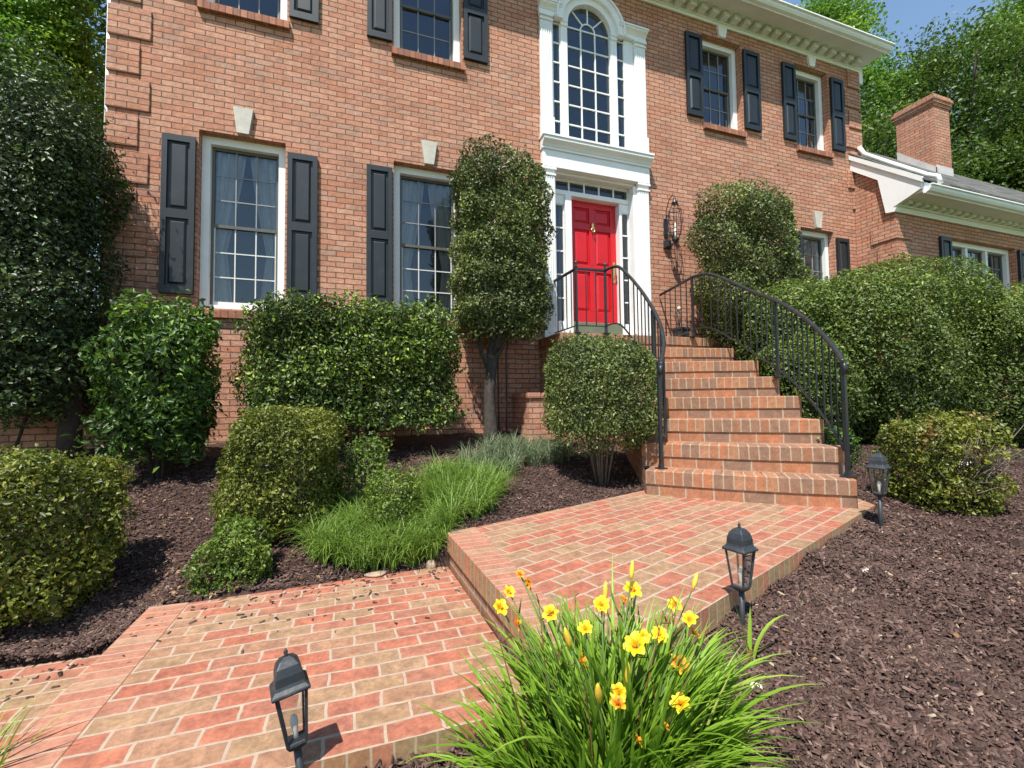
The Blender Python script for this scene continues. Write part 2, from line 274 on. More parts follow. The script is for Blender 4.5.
class MB:
    """Collects shapes in world coordinates with UVs in metres; build() links them as one mesh object."""
    def __init__(s): s.v = []; s.f = []; s.uv = []; s.mi = []; s.sm = []
    def face(s, pts, mi=0, uv=None, smooth=False):
        i0 = len(s.v); s.v += [tuple(p) for p in pts]; s.f.append(list(range(i0, i0+len(pts)))); s.mi.append(mi); s.sm.append(smooth)
        if uv is None:
            a = Vector((0, 0, 0)); n = len(pts)
            for i in range(n):
                p, q = Vector(pts[i]), Vector(pts[(i+1) % n]); a += p.cross(q)
            ax, ay, az = abs(a.x), abs(a.y), abs(a.z)
            if az >= ax and az >= ay: uv = [(p[0], p[1]) for p in pts]
            elif ax >= ay: uv = [(p[1], p[2]) for p in pts]
            else: uv = [(p[0], p[2]) for p in pts]
        s.uv.append(uv)
    def box(s, x0, x1, y0, y1, z0, z1, mi=0):
        P = lambda x, y, z: (x, y, z)
        s.face([P(x0, y0, z0), P(x1, y0, z0), P(x1, y0, z1), P(x0, y0, z1)], mi)
        s.face([P(x1, y1, z0), P(x0, y1, z0), P(x0, y1, z1), P(x1, y1, z1)], mi)
        s.face([P(x0, y1, z0), P(x0, y0, z0), P(x0, y0, z1), P(x0, y1, z1)], mi)
        s.face([P(x1, y0, z0), P(x1, y1, z0), P(x1, y1, z1), P(x1, y0, z1)], mi)
        s.face([P(x0, y0, z1), P(x1, y0, z1), P(x1, y1, z1), P(x0, y1, z1)], mi)
        s.face([P(x0, y1, z0), P(x1, y1, z0), P(x1, y0, z0), P(x0, y0, z0)], mi)
    def prism(s, poly, z0, z1, mi=0, mtop=None, uvf=None):
        """poly: CCW list of (x,y)."""
        n = len(poly)
        top = [(x, y, z1) for x, y in poly]
        s.face(top, mi if mtop is None else mtop, [uvf(x, y) for x, y in poly] if uvf else None)
        s.face([(x, y, z0) for x, y in reversed(poly)], mi)
        acc = 0.0
        for i in range(n):
            a, b = poly[i], poly[(i+1) % n]; L = math.hypot(b[0]-a[0], b[1]-a[1])
            s.face([(a[0], a[1], z0), (b[0], b[1], z0), (b[0], b[1], z1), (a[0], a[1], z1)], mi,
                   [(acc, z0), (acc+L, z0), (acc+L, z1), (acc, z1)]); acc += L
    def xprism(s, poly, x0, x1, mi=0):
        """poly in (y,z), extruded along x."""
        n = len(poly)
        s.face([(x0, y, z) for y, z in reversed(poly)], mi); s.face([(x1, y, z) for y, z in poly], mi)
        for i in range(n):
            a, b = poly[i], poly[(i+1) % n]
            s.face([(x0, a[0], a[1]), (x0, b[0], b[1]), (x1, b[0], b[1]), (x1, a[0], a[1])][::-1] if False else [(x0, b[0], b[1]), (x1, b[0], b[1]), (x1, a[0], a[1]), (x0, a[0], a[1])][::-1], mi)
    def yprism(s, poly, y0, y1, mi=0):
        """poly in (x,z) CCW seen from -y, extruded along y."""
        n = len(poly)
        s.face([(x, y0, z) for x, z in poly], mi); s.face([(x, y1, z) for x, z in reversed(poly)], mi)
        for i in range(n):
            a, b = poly[i], poly[(i+1) % n]
            s.face([(a[0], y0, a[1]), (a[0], y1, a[1]), (b[0], y1, b[1]), (b[0], y0, b[1])], mi)
    def ring(s, cx, cz, r0, r1, y0, y1, a0, a1, n=24, mi=0):
        for i in range(n):
            t0, t1 = a0+(a1-a0)*i/n, a0+(a1-a0)*(i+1)/n
            c = lambda r, t, y: (cx+r*math.cos(t), y, cz+r*math.sin(t))
            s.face([c(r0, t0, y0), c(r1, t0, y0), c(r1, t1, y0), c(r0, t1, y0)], mi)
            s.face([c(r1, t0, y0), c(r1, t0, y1), c(r1, t1, y1), c(r1, t1, y0)], mi)
            s.face([c(r0, t1, y0), c(r0, t1, y1), c(r0, t0, y1), c(r0, t0, y0)], mi)
            if i == 0: s.face([c(r0, t0, y0), c(r0, t0, y1), c(r1, t0, y1), c(r1, t0, y0)], mi)
            if i == n-1: s.face([c(r0, t1, y0), c(r1, t1, y0), c(r1, t1, y1), c(r0, t1, y1)], mi)
    def tube(s, pts, r, n=8, mi=0, cap=True, square=False):
        pts = [Vector(p) for p in pts]; rs = r if isinstance(r, (list, tuple)) else [r]*len(pts)
        rings = []; up = Vector((0, 0, 1)); prev = None
        for i, p in enumerate(pts):
            d = (pts[min(i+1, len(pts)-1)]-pts[max(i-1, 0)]).normalized()
            if prev is None:
                a = d.cross(up)
                if a.length < 1e-3: a = Vector((1, 0, 0))
            else:
                a = prev - d*prev.dot(d)
                if a.length < 1e-4: a = d.cross(up)
            a.normalize(); prev = a; b = d.cross(a)
            k = n; off = math.pi/4 if square else 0
            rings.append([p+(a*math.cos(2*math.pi*j/k+off)+b*math.sin(2*math.pi*j/k+off))*rs[i] for j in range(k)])
        i0 = len(s.v)
        for rg in rings: s.v += [tuple(q) for q in rg]
        for i in range(len(rings)-1):
            for j in range(n):
                j2 = (j+1) % n
                s.f.append([i0+i*n+j, i0+i*n+j2, i0+(i+1)*n+j2, i0+(i+1)*n+j]); s.mi.append(mi); s.sm.append(not square)
                s.uv.append([(j/n, i), ((j+1)/n, i), ((j+1)/n, i+1), (j/n, i+1)])
        if cap:
            for rg, o in ((0, 1), (len(rings)-1, 0)):
                ids = [i0+rg*n+j for j in range(n)]
                s.f.append(ids[::-1] if o else ids); s.mi.append(mi); s.sm.append(False); s.uv.append([(0, 0)]*n)
    def lathe(s, c, prof, n=16, mi=0, square=False, ax=None):
        """prof: list of (r, z) from bottom to top; ax=(Vector dir) optional tilt."""
        c = Vector(c); q = Vector((0, 0, 1)).rotation_difference(Vector(ax)) if ax is not None else None
        i0 = len(s.v); off = math.pi/4 if square else 0
        for r, z in prof:
            for j in range(n):
                p = Vector((r*math.cos(2*math.pi*j/n+off), r*math.sin(2*math.pi*j/n+off), z))
                if q is not None: p = q @ p
                s.v.append(tuple(c+p))
        for i in range(len(prof)-1):
            for j in range(n):
                j2 = (j+1) % n
                s.f.append([i0+i*n+j, i0+i*n+j2, i0+(i+1)*n+j2, i0+(i+1)*n+j]); s.mi.append(mi); s.sm.append(not square)
                s.uv.append([(0, 0)]*4)
        for k, rev in ((0, True), (len(prof)-1, False)):
            ids = [i0+k*n+j for j in range(n)]
            s.f.append(ids[::-1] if rev else ids); s.mi.append(mi); s.sm.append(False); s.uv.append([(0, 0)]*n)
    def build(s, name, mats, parent=None, org=(0, 0, 0), bevel=0.0, seg=2, smooth=None):
        me = bpy.data.meshes.new(name)
        o_ = ORG[parent.name] if parent is not None else Vector(org)
        me.from_pydata([(x-o_.x, y-o_.y, z-o_.z) for x, y, z in s.v], [], s.f)
        ul = me.uv_layers.new(name='UVMap')
        flat = [c for u in s.uv for p in u for c in p]
        ul.data.foreach_set('uv', flat)
        for m in (mats if isinstance(mats, (list, tuple)) else [mats]): me.materials.append(m)
        me.polygons.foreach_set('material_index', s.mi)
        me.polygons.foreach_set('use_smooth', s.sm if smooth is None else [smooth]*len(s.f))
        me.update()
        ob = link(name, me, parent, org)
        if bevel > 0:
            # weld first so the bevel sees connected edges
            wd = ob.modifiers.new('weld', 'WELD'); wd.merge_threshold = 0.0002
            b = ob.modifiers.new('bevel', 'BEVEL'); b.width = bevel; b.segments = seg; b.limit_method = 'ANGLE'; b.angle_limit = R_(40)
        return ob

def np_mesh(name, V, F, mat, parent=None, org=(0, 0, 0), rnd=None, smooth=False):
    """V (n,3) world coords, F (m,k) indices."""
    o_ = ORG[parent.name] if parent is not None else Vector(org)
    V = np.asarray(V, np.float32) - np.array(o_, np.float32)
    F = np.asarray(F, np.int32); k = F.shape[1]
    me = bpy.data.meshes.new(name)
    me.vertices.add(len(V)); me.vertices.foreach_set('co', V.ravel())
    me.loops.add(F.size); me.loops.foreach_set('vertex_index', F.ravel())
    me.polygons.add(len(F)); me.polygons.foreach_set('loop_start', np.arange(0, F.size, k, dtype=np.int32))
    me.polygons.foreach_set('loop_total', np.full(len(F), k, np.int32))
    if smooth: me.polygons.foreach_set('use_smooth', np.ones(len(F), bool))
    me.update(calc_edges=True)
    if rnd is not None:
        at = me.attributes.new('rnd', 'FLOAT', 'POINT'); at.data.foreach_set('value', np.asarray(rnd, np.float32))
    me.materials.append(mat)
    return link(name, me, parent, org)

def unit(a): return a/np.maximum(np.linalg.norm(a, axis=-1, keepdims=True), 1e-9)

def leaf_arrays(P, Nrm, size, aspect=0.5, tilt=0.9, fold=0.25, up=0.0, svar=0.35):
    """Folded leaves of four triangles-free corners (two triangles each) at P facing about Nrm."""
    n = len(P)
    nr = unit(Nrm + rng.normal(0, tilt, (n, 3)) + np.array([0, 0, up]))
    t = unit(np.cross(nr, rng.normal(0, 1, (n, 3))))
    b = np.cross(nr, t)
    L = size*(1+rng.uniform(-svar, svar, n))[:, None]
    W = L*aspect*0.5
    base = P - t*L*0.5; tip = P + t*L*0.5 - nr*L*0.12
    l = P + b*W + nr*L*fold*0.5; r = P - b*W + nr*L*fold*0.5
    V = np.stack([base, r, tip, l], 1).reshape(-1, 3)
    i = np.arange(n)[:, None]*4
    F = np.concatenate([i+np.array([[0, 1, 2]]), i+np.array([[0, 2, 3]])], 0)
    return V, F

def lumps(P, amp, freq, seed):
    g = np.random.default_rng(seed); d = np.zeros(len(P))
    for _ in range(7):
        k = g.normal(0, freq, 3); d += np.sin(P@k + g.uniform(0, 6.3))
    return d*amp/2.6

def superell(n, a, b, c, p, seed, bottom=-0.85):
    g = np.random.default_rng(seed); out = []
    m = n*2
    A = np.array([b*c, b*c, a*c, a*c, a*b, a*b]); fcs = g.choice(6, m, p=A/A.sum())
    u = g.uniform(-1, 1, (m, 3)); ax = fcs//2; sg = np.where(fcs % 2 == 0, 1.0, -1.0)
    u[np.arange(m), ax] = sg
    r = (np.abs(u)**p).sum(1)**(-1/p)
    q = u*r[:, None]
    q = q[q[:, 2] > bottom][:n]
    nr = unit(np.sign(q)*np.abs(q)**(p-1)/np.array([a, b, c]))
    return q*np.array([a, b, c]), nr

def shrub(name, c, abc, p, n, size, mat, label, cat='shrub', group=None, base=None, aspect=0.55, lump=0.05, lfreq=5.0, deep=0.3, tilt=0.8,
          seed=1, stems=8, stemr=0.012, up=0.35, bare=0.0, stemmat='twig', bottom=-0.9, fringe=0.04, holes=0.0, spread=0.35, sprig=0.6):
    a, b, cc = abc; c = np.array(c, float)
    zb = gz1(c[0], c[1]) if base is None else base
    root = thing(name, (c[0], c[1], zb), label, cat, group)
    nS = int(n*0.8)
    q, nr = superell(nS, a, b, cc, p, seed, bottom)
    g = np.random.default_rng(seed+99)
    depth = 1 - np.abs(g.normal(0, deep*0.4, len(q)))
    depth += np.where(g.uniform(0, 1, len(q)) < 0.04, g.uniform(0, fringe*2, len(q)), 0)
    q = q*np.clip(depth, 0.3, 1.2)[:, None]
    q += nr*(lumps(q, lump, lfreq, seed+5)+lumps(q, min(lump*0.55, 0.03), lfreq*3.4, seed+6))[:, None]
    nV = n-nS
    qv = g.uniform(-1, 1, (nV*2, 3)); qv = qv[((np.abs(qv)**p).sum(1) < 0.8) & (qv[:, 2] > bottom)][:nV]*np.array([a, b, cc])
    P = np.concatenate([q, qv]); NN = np.concatenate([nr, unit(g.normal(0, 1, qv.shape))])
    if holes > 0:
        h = lumps(P*np.array([1, 0.3, 1]), 1.0, 9.0/max(a, cc), seed+31)
        keep = (h < 1.0-holes) | (P[:, 2] > cc*0.45)
        P, NN = P[keep], NN[keep]
    if bare > 0:
        keep = ~((P[:, 2] < -cc*(1-bare*2)) & (g.uniform(0, 1, len(P)) < 0.75)); P, NN = P[keep], NN[keep]
    # stray young shoots standing off the clipped surface
    ns = int(sprig*len(q)/260); si = g.choice(len(q), ns, p=(lambda w_: w_/w_.sum())(np.clip(q[:, 2]/cc+0.75, 0.02, 2)))
    sl = g.uniform(0.5, 1.6, ns)*size*1.9; sd_ = unit(nr[si]*0.8+g.normal(0, 0.35, (ns, 3))+np.array([0, 0, 0.7])); kk = 9
    tt = np.tile(np.linspace(0.1, 1, kk), ns); ii = np.repeat(np.arange(ns), kk)
    Ps = q[si][ii]+sd_[ii]*(sl[ii]*tt)[:, None]+g.normal(0, size*0.16, (ns*kk, 3)); n_main = len(P)
    P = np.concatenate([P, Ps]); NN = np.concatenate([NN, unit(sd_[ii]+g.normal(0, 0.8, (ns*kk, 3)))])
    P = P + c
    V, F = leaf_arrays(P, NN, size, aspect, tilt, up=up, svar=0.5)
    tone = np.clip(g.normal(0.45, 0.30, len(P)) + 0.18*lumps(P-c, 1.0, 4.0/max(a, b, cc), seed+77), 0, 1)
    tone[n_main:] = np.clip(g.normal(0.86, 0.12, len(P)-n_main), 0, 1)
    np_mesh('foliage', V, F, M[mat], root, rnd=np.repeat(tone, 4))
    sb = MB()
    for i in range(stems):
        t = 2*math.pi*i/stems + random.uniform(-.3, .3)
        x0, y0 = c[0]+0.05*math.cos(t), c[1]+0.05*math.sin(t)
        ex, ey, ez = c[0]+a*0.75*math.cos(t)*random.uniform(.3, 1), c[1]+b*0.75*math.sin(t)*random.uniform(.3, 1), c[2]+cc*random.uniform(0.0, 0.7)
        m1 = (c[0]+a*spread*math.cos(t), c[1]+b*spread*math.sin(t), zb+(ez-zb)*0.45)
        sb.tube([(x0, y0, zb-0.03), m1, (ex, ey, ez)], [stemr, stemr*0.8, stemr*0.35], 6)
        for k in range(4):
            s_ = random.uniform(0.35, 0.8); bx = [m1[j]+( (ex, ey, ez)[j]-m1[j])*s_ for j in range(3)]
            sb.tube([bx, (bx[0]+random.uniform(-.5, .5)*a, bx[1]+random.uniform(-.5, .5)*b, min(bx[2]+random.uniform(.1, .5)*cc, c[2]+cc*0.9))], [stemr*0.45, stemr*0.2], 5)
    sb.build('stems', M[stemmat], root)
    return root

# ------------------------------------------------------------------ terrain
ZL, ZT, ZW = -1.98, -2.185, -2.33
LAND = [(3.10, -3.04), (3.16, -4.735), (3.80, -4.475), (6.34, -3.51), (6.50, -3.25), (5.10, -2.32)]   # CCW
def sstep(t): t = np.clip(t, 0, 1); return t*t*(3-2*t)
def in_poly(x, y, poly):
    ins = np.zeros(x.shape, bool); n = len(poly)
    for i in range(n):
        x1, y1 = poly[i]; x2, y2 = poly[(i+1) % n]
        c = ((y1 > y) != (y2 > y)) & (x < (x2-x1)*(y-y1)/((y2-y1) if abs(y2-y1) > 1e-9 else 1e-9)+x1)
        ins ^= c
    return ins
def gz(x, y):
    x = np.asarray(x, float); y = np.asarray(y, float)
    ye = np.interp(x, [0.9, 1.45, 3.1, 3.2, 5.1, 6.2, 6.6, 9], [-3.2, -3.1, -3.0, -2.98, -2.30, -2.0, -2.2, -2.2])
    ze = np.interp(x, [0.9, 1.45, 1.6, 3.02, 3.16, 5.1, 6.5, 7.5], [-2.30, -2.26, -2.20, -2.20, -1.99, -1.985, -1.80, -1.74])
    wall = np.interp(x, [-2, 5, 7, 12], [-1.60, -1.54, -1.42, -1.36])
    back = ze + (wall-ze)*sstep((y-ye)/(0.02-ye))*0.55 + (wall-ze)*np.clip((y-ye)/(0.02-ye), 0, 1)*0.45
    yf = np.interp(x, [-3, 3.15, 3.8, 6.3, 7, 9], [-4.47, -4.47, -4.47, -3.52, -3.3, -3.2])
    zf0 = np.interp(x, [-2, 1.0, 2.9, 3.7, 6.0, 9.0], [-2.40, -2.32, -2.235, -2.09, -2.02, -1.86])
    front = np.maximum(zf0 + 0.15*(y-yf), -2.42 + 0.0*y)
    t = np.clip((y-yf)/np.maximum(ye-yf, 0.05), 0, 1)
    mid = zf0*(1-t)+ze*t
    z = np.where(y >= ye, back, np.where(y <= yf, front, mid))
    # keep the soil under the paving
    z = np.where((x > 1.5) & (x < 3.13) & (y < -3.03) & (y > -4.46), np.minimum(z, ZT-0.07), z)
    z = np.where(in_poly(x, y, LAND), np.minimum(z, ZL-0.05), z)
    z = np.where((x <= 1.52) & (y < -3.22) & (y > -5.2), np.minimum(z, ZW-0.05), z)
    z = np.where(y > 0.25, -1.5+0.02*np.clip(y, 0, 60)*(y > 9), z)
    z = z + 0.018*np.sin(x*5.1+1.0)*np.sin(y*4.3)*(np.abs(x-5) < 12) + 0.012*np.sin(x*11.7+y*9.1)
    return z
def gz1(x, y): return float(gz(np.array([x]), np.array([y]))[0])

def build_ground():
    xs = np.unique(np.concatenate([np.linspace(-300, -12, 14), np.arange(-12, -1, 0.5), np.arange(-1, 9.0, 0.055), np.arange(9.0, 16, 0.4), np.linspace(16, 300, 16)]))
    ys = np.unique(np.concatenate([np.linspace(-300, -14, 12), np.arange(-14, -6.2, 0.5), np.arange(-6.2, 0.3, 0.055), np.arange(0.3, 10, 0.8), np.linspace(10, 400, 18)]))
    X, Y = np.meshgrid(xs, ys); Z = gz(X, Y)
    V = np.stack([X, Y, Z], -1).reshape(-1, 3)
    nx, ny = len(xs), len(ys)
    i = (np.arange(ny-1)[:, None]*nx + np.arange(nx-1)[None]).ravel()
    F = np.stack([i, i+1, i+nx+1, i+nx], 1)
    o = np_mesh('ground', V, F, M['ground'], smooth=True); tag(o, kind='structure')
build_ground()

# ------------------------------------------------------------------ paving
def rot_uv(ang, ox, oy):
    c, s = math.cos(ang), math.sin(ang)
    return lambda x, y: ((x-ox)*c+(y-oy)*s, -(x-ox)*s+(y-oy)*c)
mb = MB()
mb.prism([(3.288, -3.0), (3.288, -4.684), (3.80, -4.475), (6.34, -3.51), (6.50, -3.25), (5.10, -2.32), (3.288, -2.98)], ZL-0.10, ZL, 1, 0, rot_uv(R_(20.6), 3.80+0.0, -4.475))
o = mb.build('landing', [M['pave_a'], M['edge_face']]); tag(o, kind='structure')
# lower stretcher course under the landing, set back a little
mb = MB()
mb.prism([(3.115, -3.03), (3.175, -4.70), (3.80, -4.45), (6.32, -3.49), (6.46, -3.26), (5.10, -2.34)], ZL-0.36, ZL-0.102, 0)
o = mb.build('landing_foundation', [M['st_str']]); tag(o, kind='structure')
mb = MB()   # rowlock nosing along the landing's left edge
mb.prism([(3.10, -3.04), (3.16, -4.735), (3.30, -4.68), (3.30, -2.97)], ZL-0.118, ZL+0.003, 1, 0)
o = mb.build('landing_edging', [M['edge_row'], M['edge_face']], bevel=0.003); tag(o, kind='structure')
mb = MB()
mb.prism([(1.72, -3.09), (1.72, -4.469), (3.14, -4.47), (3.10, -3.03)], ZT-0.1, ZT, 1, 0, lambda x, y: (x-2.36, y+4.467))
o = mb.build('walkway', [M['pave_b'], M['edge_face']]); tag(o, kind='structure')
mb = MB()
mb.prism([(1.555, -3.075), (1.555, -4.47), (1.73, -4.47), (1.73, -3.085)], ZT-0.12, ZT+0.003, 1, 0)
o = mb.build('walkway_edging', [M['edge_row'], M['edge_face']], bevel=0.003); tag(o, kind='structure')
mb = MB()
mb.prism([(-6.0, -3.24), (-6.0, -4.9), (1.554, -4.9), (1.554, -3.2)], ZW-0.1, ZW, 1, 0, lambda x, y: (x-1.5, y+4.467))
o = mb.build('lower_walkway', [M['pave_b'], M['edge_face']]); tag(o, kind='structure')

# ------------------------------------------------------------------ house
HX1 = 11.92
house = thing('brick_house', (5.9, 0, -1.6), 'two storey red brick colonial house with black shutters and a lower side wing', 'house')
WINS = [(0.872, 1.762, -0.045, 2.0), (3.025, 3.935, -0.045, 2.0), (10.22, 11.065, -0.045, 2.0)]
UPW = [(0.872, 1.762, 3.517, 5.076), (3.025, 3.935, 3.517, 5.076), (8.095, 8.935, 3.517, 5.076), (10.22, 11.065, 3.517, 5.076)]
ENT = (5.16, 6.86, -0.30, 4.62)
FAN = (5.53, 6.31, 4.62, 4.94)
WINGW = (13.22, 15.38, 0.55, 1.90)
ZTOP = 5.50
def wall_with_holes(mb, x0, x1, z0, z1, y0, y1, holes, mi=0):
    xs = sorted({x0, x1, *[h[0] for h in holes], *[h[1] for h in holes]})
    zs = sorted({z0, z1, *[h[2] for h in holes], *[h[3] for h in holes]})
    def hole(xm, zm): return any(h[0] < xm < h[1] and h[2] < zm < h[3] for h in holes)
    solid = [[not hole((xs[i]+xs[i+1])/2, (zs[j]+zs[j+1])/2) for j in range(len(zs)-1)] for i in range(len(xs)-1)]
    for i in range(len(xs)-1):
        for j in range(len(zs)-1):
            if not solid[i][j]: continue
            a, b, c, d = xs[i], xs[i+1], zs[j], zs[j+1]
            mb.face([(a, y0, c), (b, y0, c), (b, y0, d), (a, y0, d)], mi)
            mb.face([(b, y1, c), (a, y1, c), (a, y1, d), (b, y1, d)], 1)
            if i == 0 or not solid[i-1][j]: mb.face([(a, y1, c), (a, y0, c), (a, y0, d), (a, y1, d)], mi)
            if i == len(xs)-2 or not solid[i+1][j]: mb.face([(b, y0, c), (b, y1, c), (b, y1, d), (b, y0, d)], mi)
            if j == 0 or not solid[i][j-1]: mb.face([(a, y1, c), (b, y1, c), (b, y0, c), (a, y0, c)], mi)
            if j == len(zs)-2 or not solid[i][j+1]: mb.face([(a, y0, d), (b, y0, d), (b, y1, d), (a, y1, d)], mi)
mb = MB()
wall_with_holes(mb, 0.028, HX1, -2.6, ZTOP, 0.0, 0.24, WINS+UPW+[ENT, FAN])
mb.box(0.028, 0.24, 0.241, 8.0, -2.6, ZTOP); mb.box(HX1-0.24, HX1, 0.241, 8.0, -2.6, ZTOP); mb.box(0.241, HX1-0.241, 7.76, 8.0, -2.6, ZTOP)
mb.face([(0, 0, ZTOP+0.01), (0, 8, ZTOP+0.01), (0, 4, 8.3)][::-1]); mb.face([(HX1, 0, ZTOP+0.01), (HX1, 8, ZTOP+0.01), (HX1, 4, 8.3)])
wall = mb.build('wall', [M['wall'], M['interior']], house)
mb = MB()
mb.box(0.25, HX1-0.25, 0.25, 7.75, 2.45, 2.6); mb.box(0.25, HX1-0.25, 0.25, 7.75, -0.55, -0.32); mb.box(0.25, HX1-0.25, 0.25, 7.75, 5.25, 5.40)
mb.box(0.25, HX1-0.25, 3.4, 3.5, -0.31, 2.44); mb.box(0.25, HX1-0.25, 3.4, 3.5, 2.61, 5.24); mb.box(4.6, 4.7, 0.25, 3.39, -0.31, 2.44); mb.box(7.3, 7.4, 0.25, 3.39, -0.31, 2.44)
mb.build('interior', M['interior'], house)
# wing
mb = MB()
WX0, WX1, WY = 11.68, 20.5, -0.68
wall_with_holes(mb, WX0, WX1, -2.6, 2.45, WY, WY+0.24, [WINGW])
mb.xprism([(WY+0.2405, -2.6), (0.0, -2.6), (0.0, 3.45), (WY+0.2405, 3.05)], WX0, WX0+0.2); mb.xprism([(WY+0.001, 2.451), (WY+0.24, 2.451), (WY+0.24, 3.04), (WY+0.001, 2.85)], WX0, WX0+0.2)
mb.box(WX1-0.24, WX1, WY+0.241, 3.0, -2.6, 2.45); mb.box(HX1+0.01, WX1, 3.0, 3.2, -2.6, 2.45)
mb.build('wing_wall', [M['wall'], M['interior']], house)
mb = MB(); mb.box(HX1+0.02, WX1-0.25, WY+0.25, 2.99, -0.5, -0.32); mb.box(HX1+0.02, WX1-0.25, WY+0.25, 2.99, 2.3, 2.44); mb.box(HX1+0.02, WX1-0.25, 1.9, 2.0, -0.31, 2.29)
mb.build('wing_interior', M['interior'], house)
# quoins
def quoin(x0, x1, y0, y1, zb):
    q = MB(); q.box(x0, x1, y0, y1, zb, zb+0.338); return q.build('quoin', M['wall'], house, bevel=0.004)
for i in range(-6, 12):
    zl_, zs_ = 2.9029-0.8124*i, 2.9029-0.4062-0.8124*i
    if -1.9 < zl_ < 5.1: quoin(0.010, 0.406, -0.019, 0.3, zl_)
    if -1.9 < zs_ < 5.1: quoin(0.010, 0.305, -0.019, 0.3, zs_)
for i in range(-3, 1):
    if 2.9029-0.8124*i < 5.2: quoin(HX1-0.406, HX1+0.026, -0.026, 0.3, 2.9029-0.8124*i)
    if 2.9029-0.4062-0.8124*i < 5.2: quoin(HX1-0.305, HX1+0.026, -0.026, 0.3, 2.9029-0.4062-0.8124*i)
for i in range(0, 8):
    zb = 1.7125-0.4062*i; d = 0.406 if i % 2 == 0 else 0.305
    quoin(WX0-0.026, WX0+d, WY-0.026, WY+d, zb)

# windows
def curtain(x0, x1, z0, z1, y, side, parent, full=False):
    nx, nz = 26, 24; V = []; F = []
    W_ = x1-x0
    for j in range(nz+1):
        t = j/nz; z = z1+(z0-z1)*t
        if full: wd = 0.5
        else: wd = 0.47 - 0.25*min(1, t/0.62)**1.3 if t < 0.62 else 0.22 + 0.10*((t-0.62)/0.38)
        for i in range(nx+1):
            s = i/nx
            xx = (x0 + W_*wd*s) if side < 0 else (x1 - W_*wd*s)
            V.append((xx, y+0.03*math.sin(s*21+0.6*math.sin(t*3))+0.01*math.sin(s*47), z))
    for j in range(nz):
        for i in range(nx):
            a = j*(nx+1)+i; F.append((a, a+1, a+nx+2, a+nx+1))
    return np_mesh('curtain', np.array(V), np.array(F), M['curtain'], parent, smooth=True)

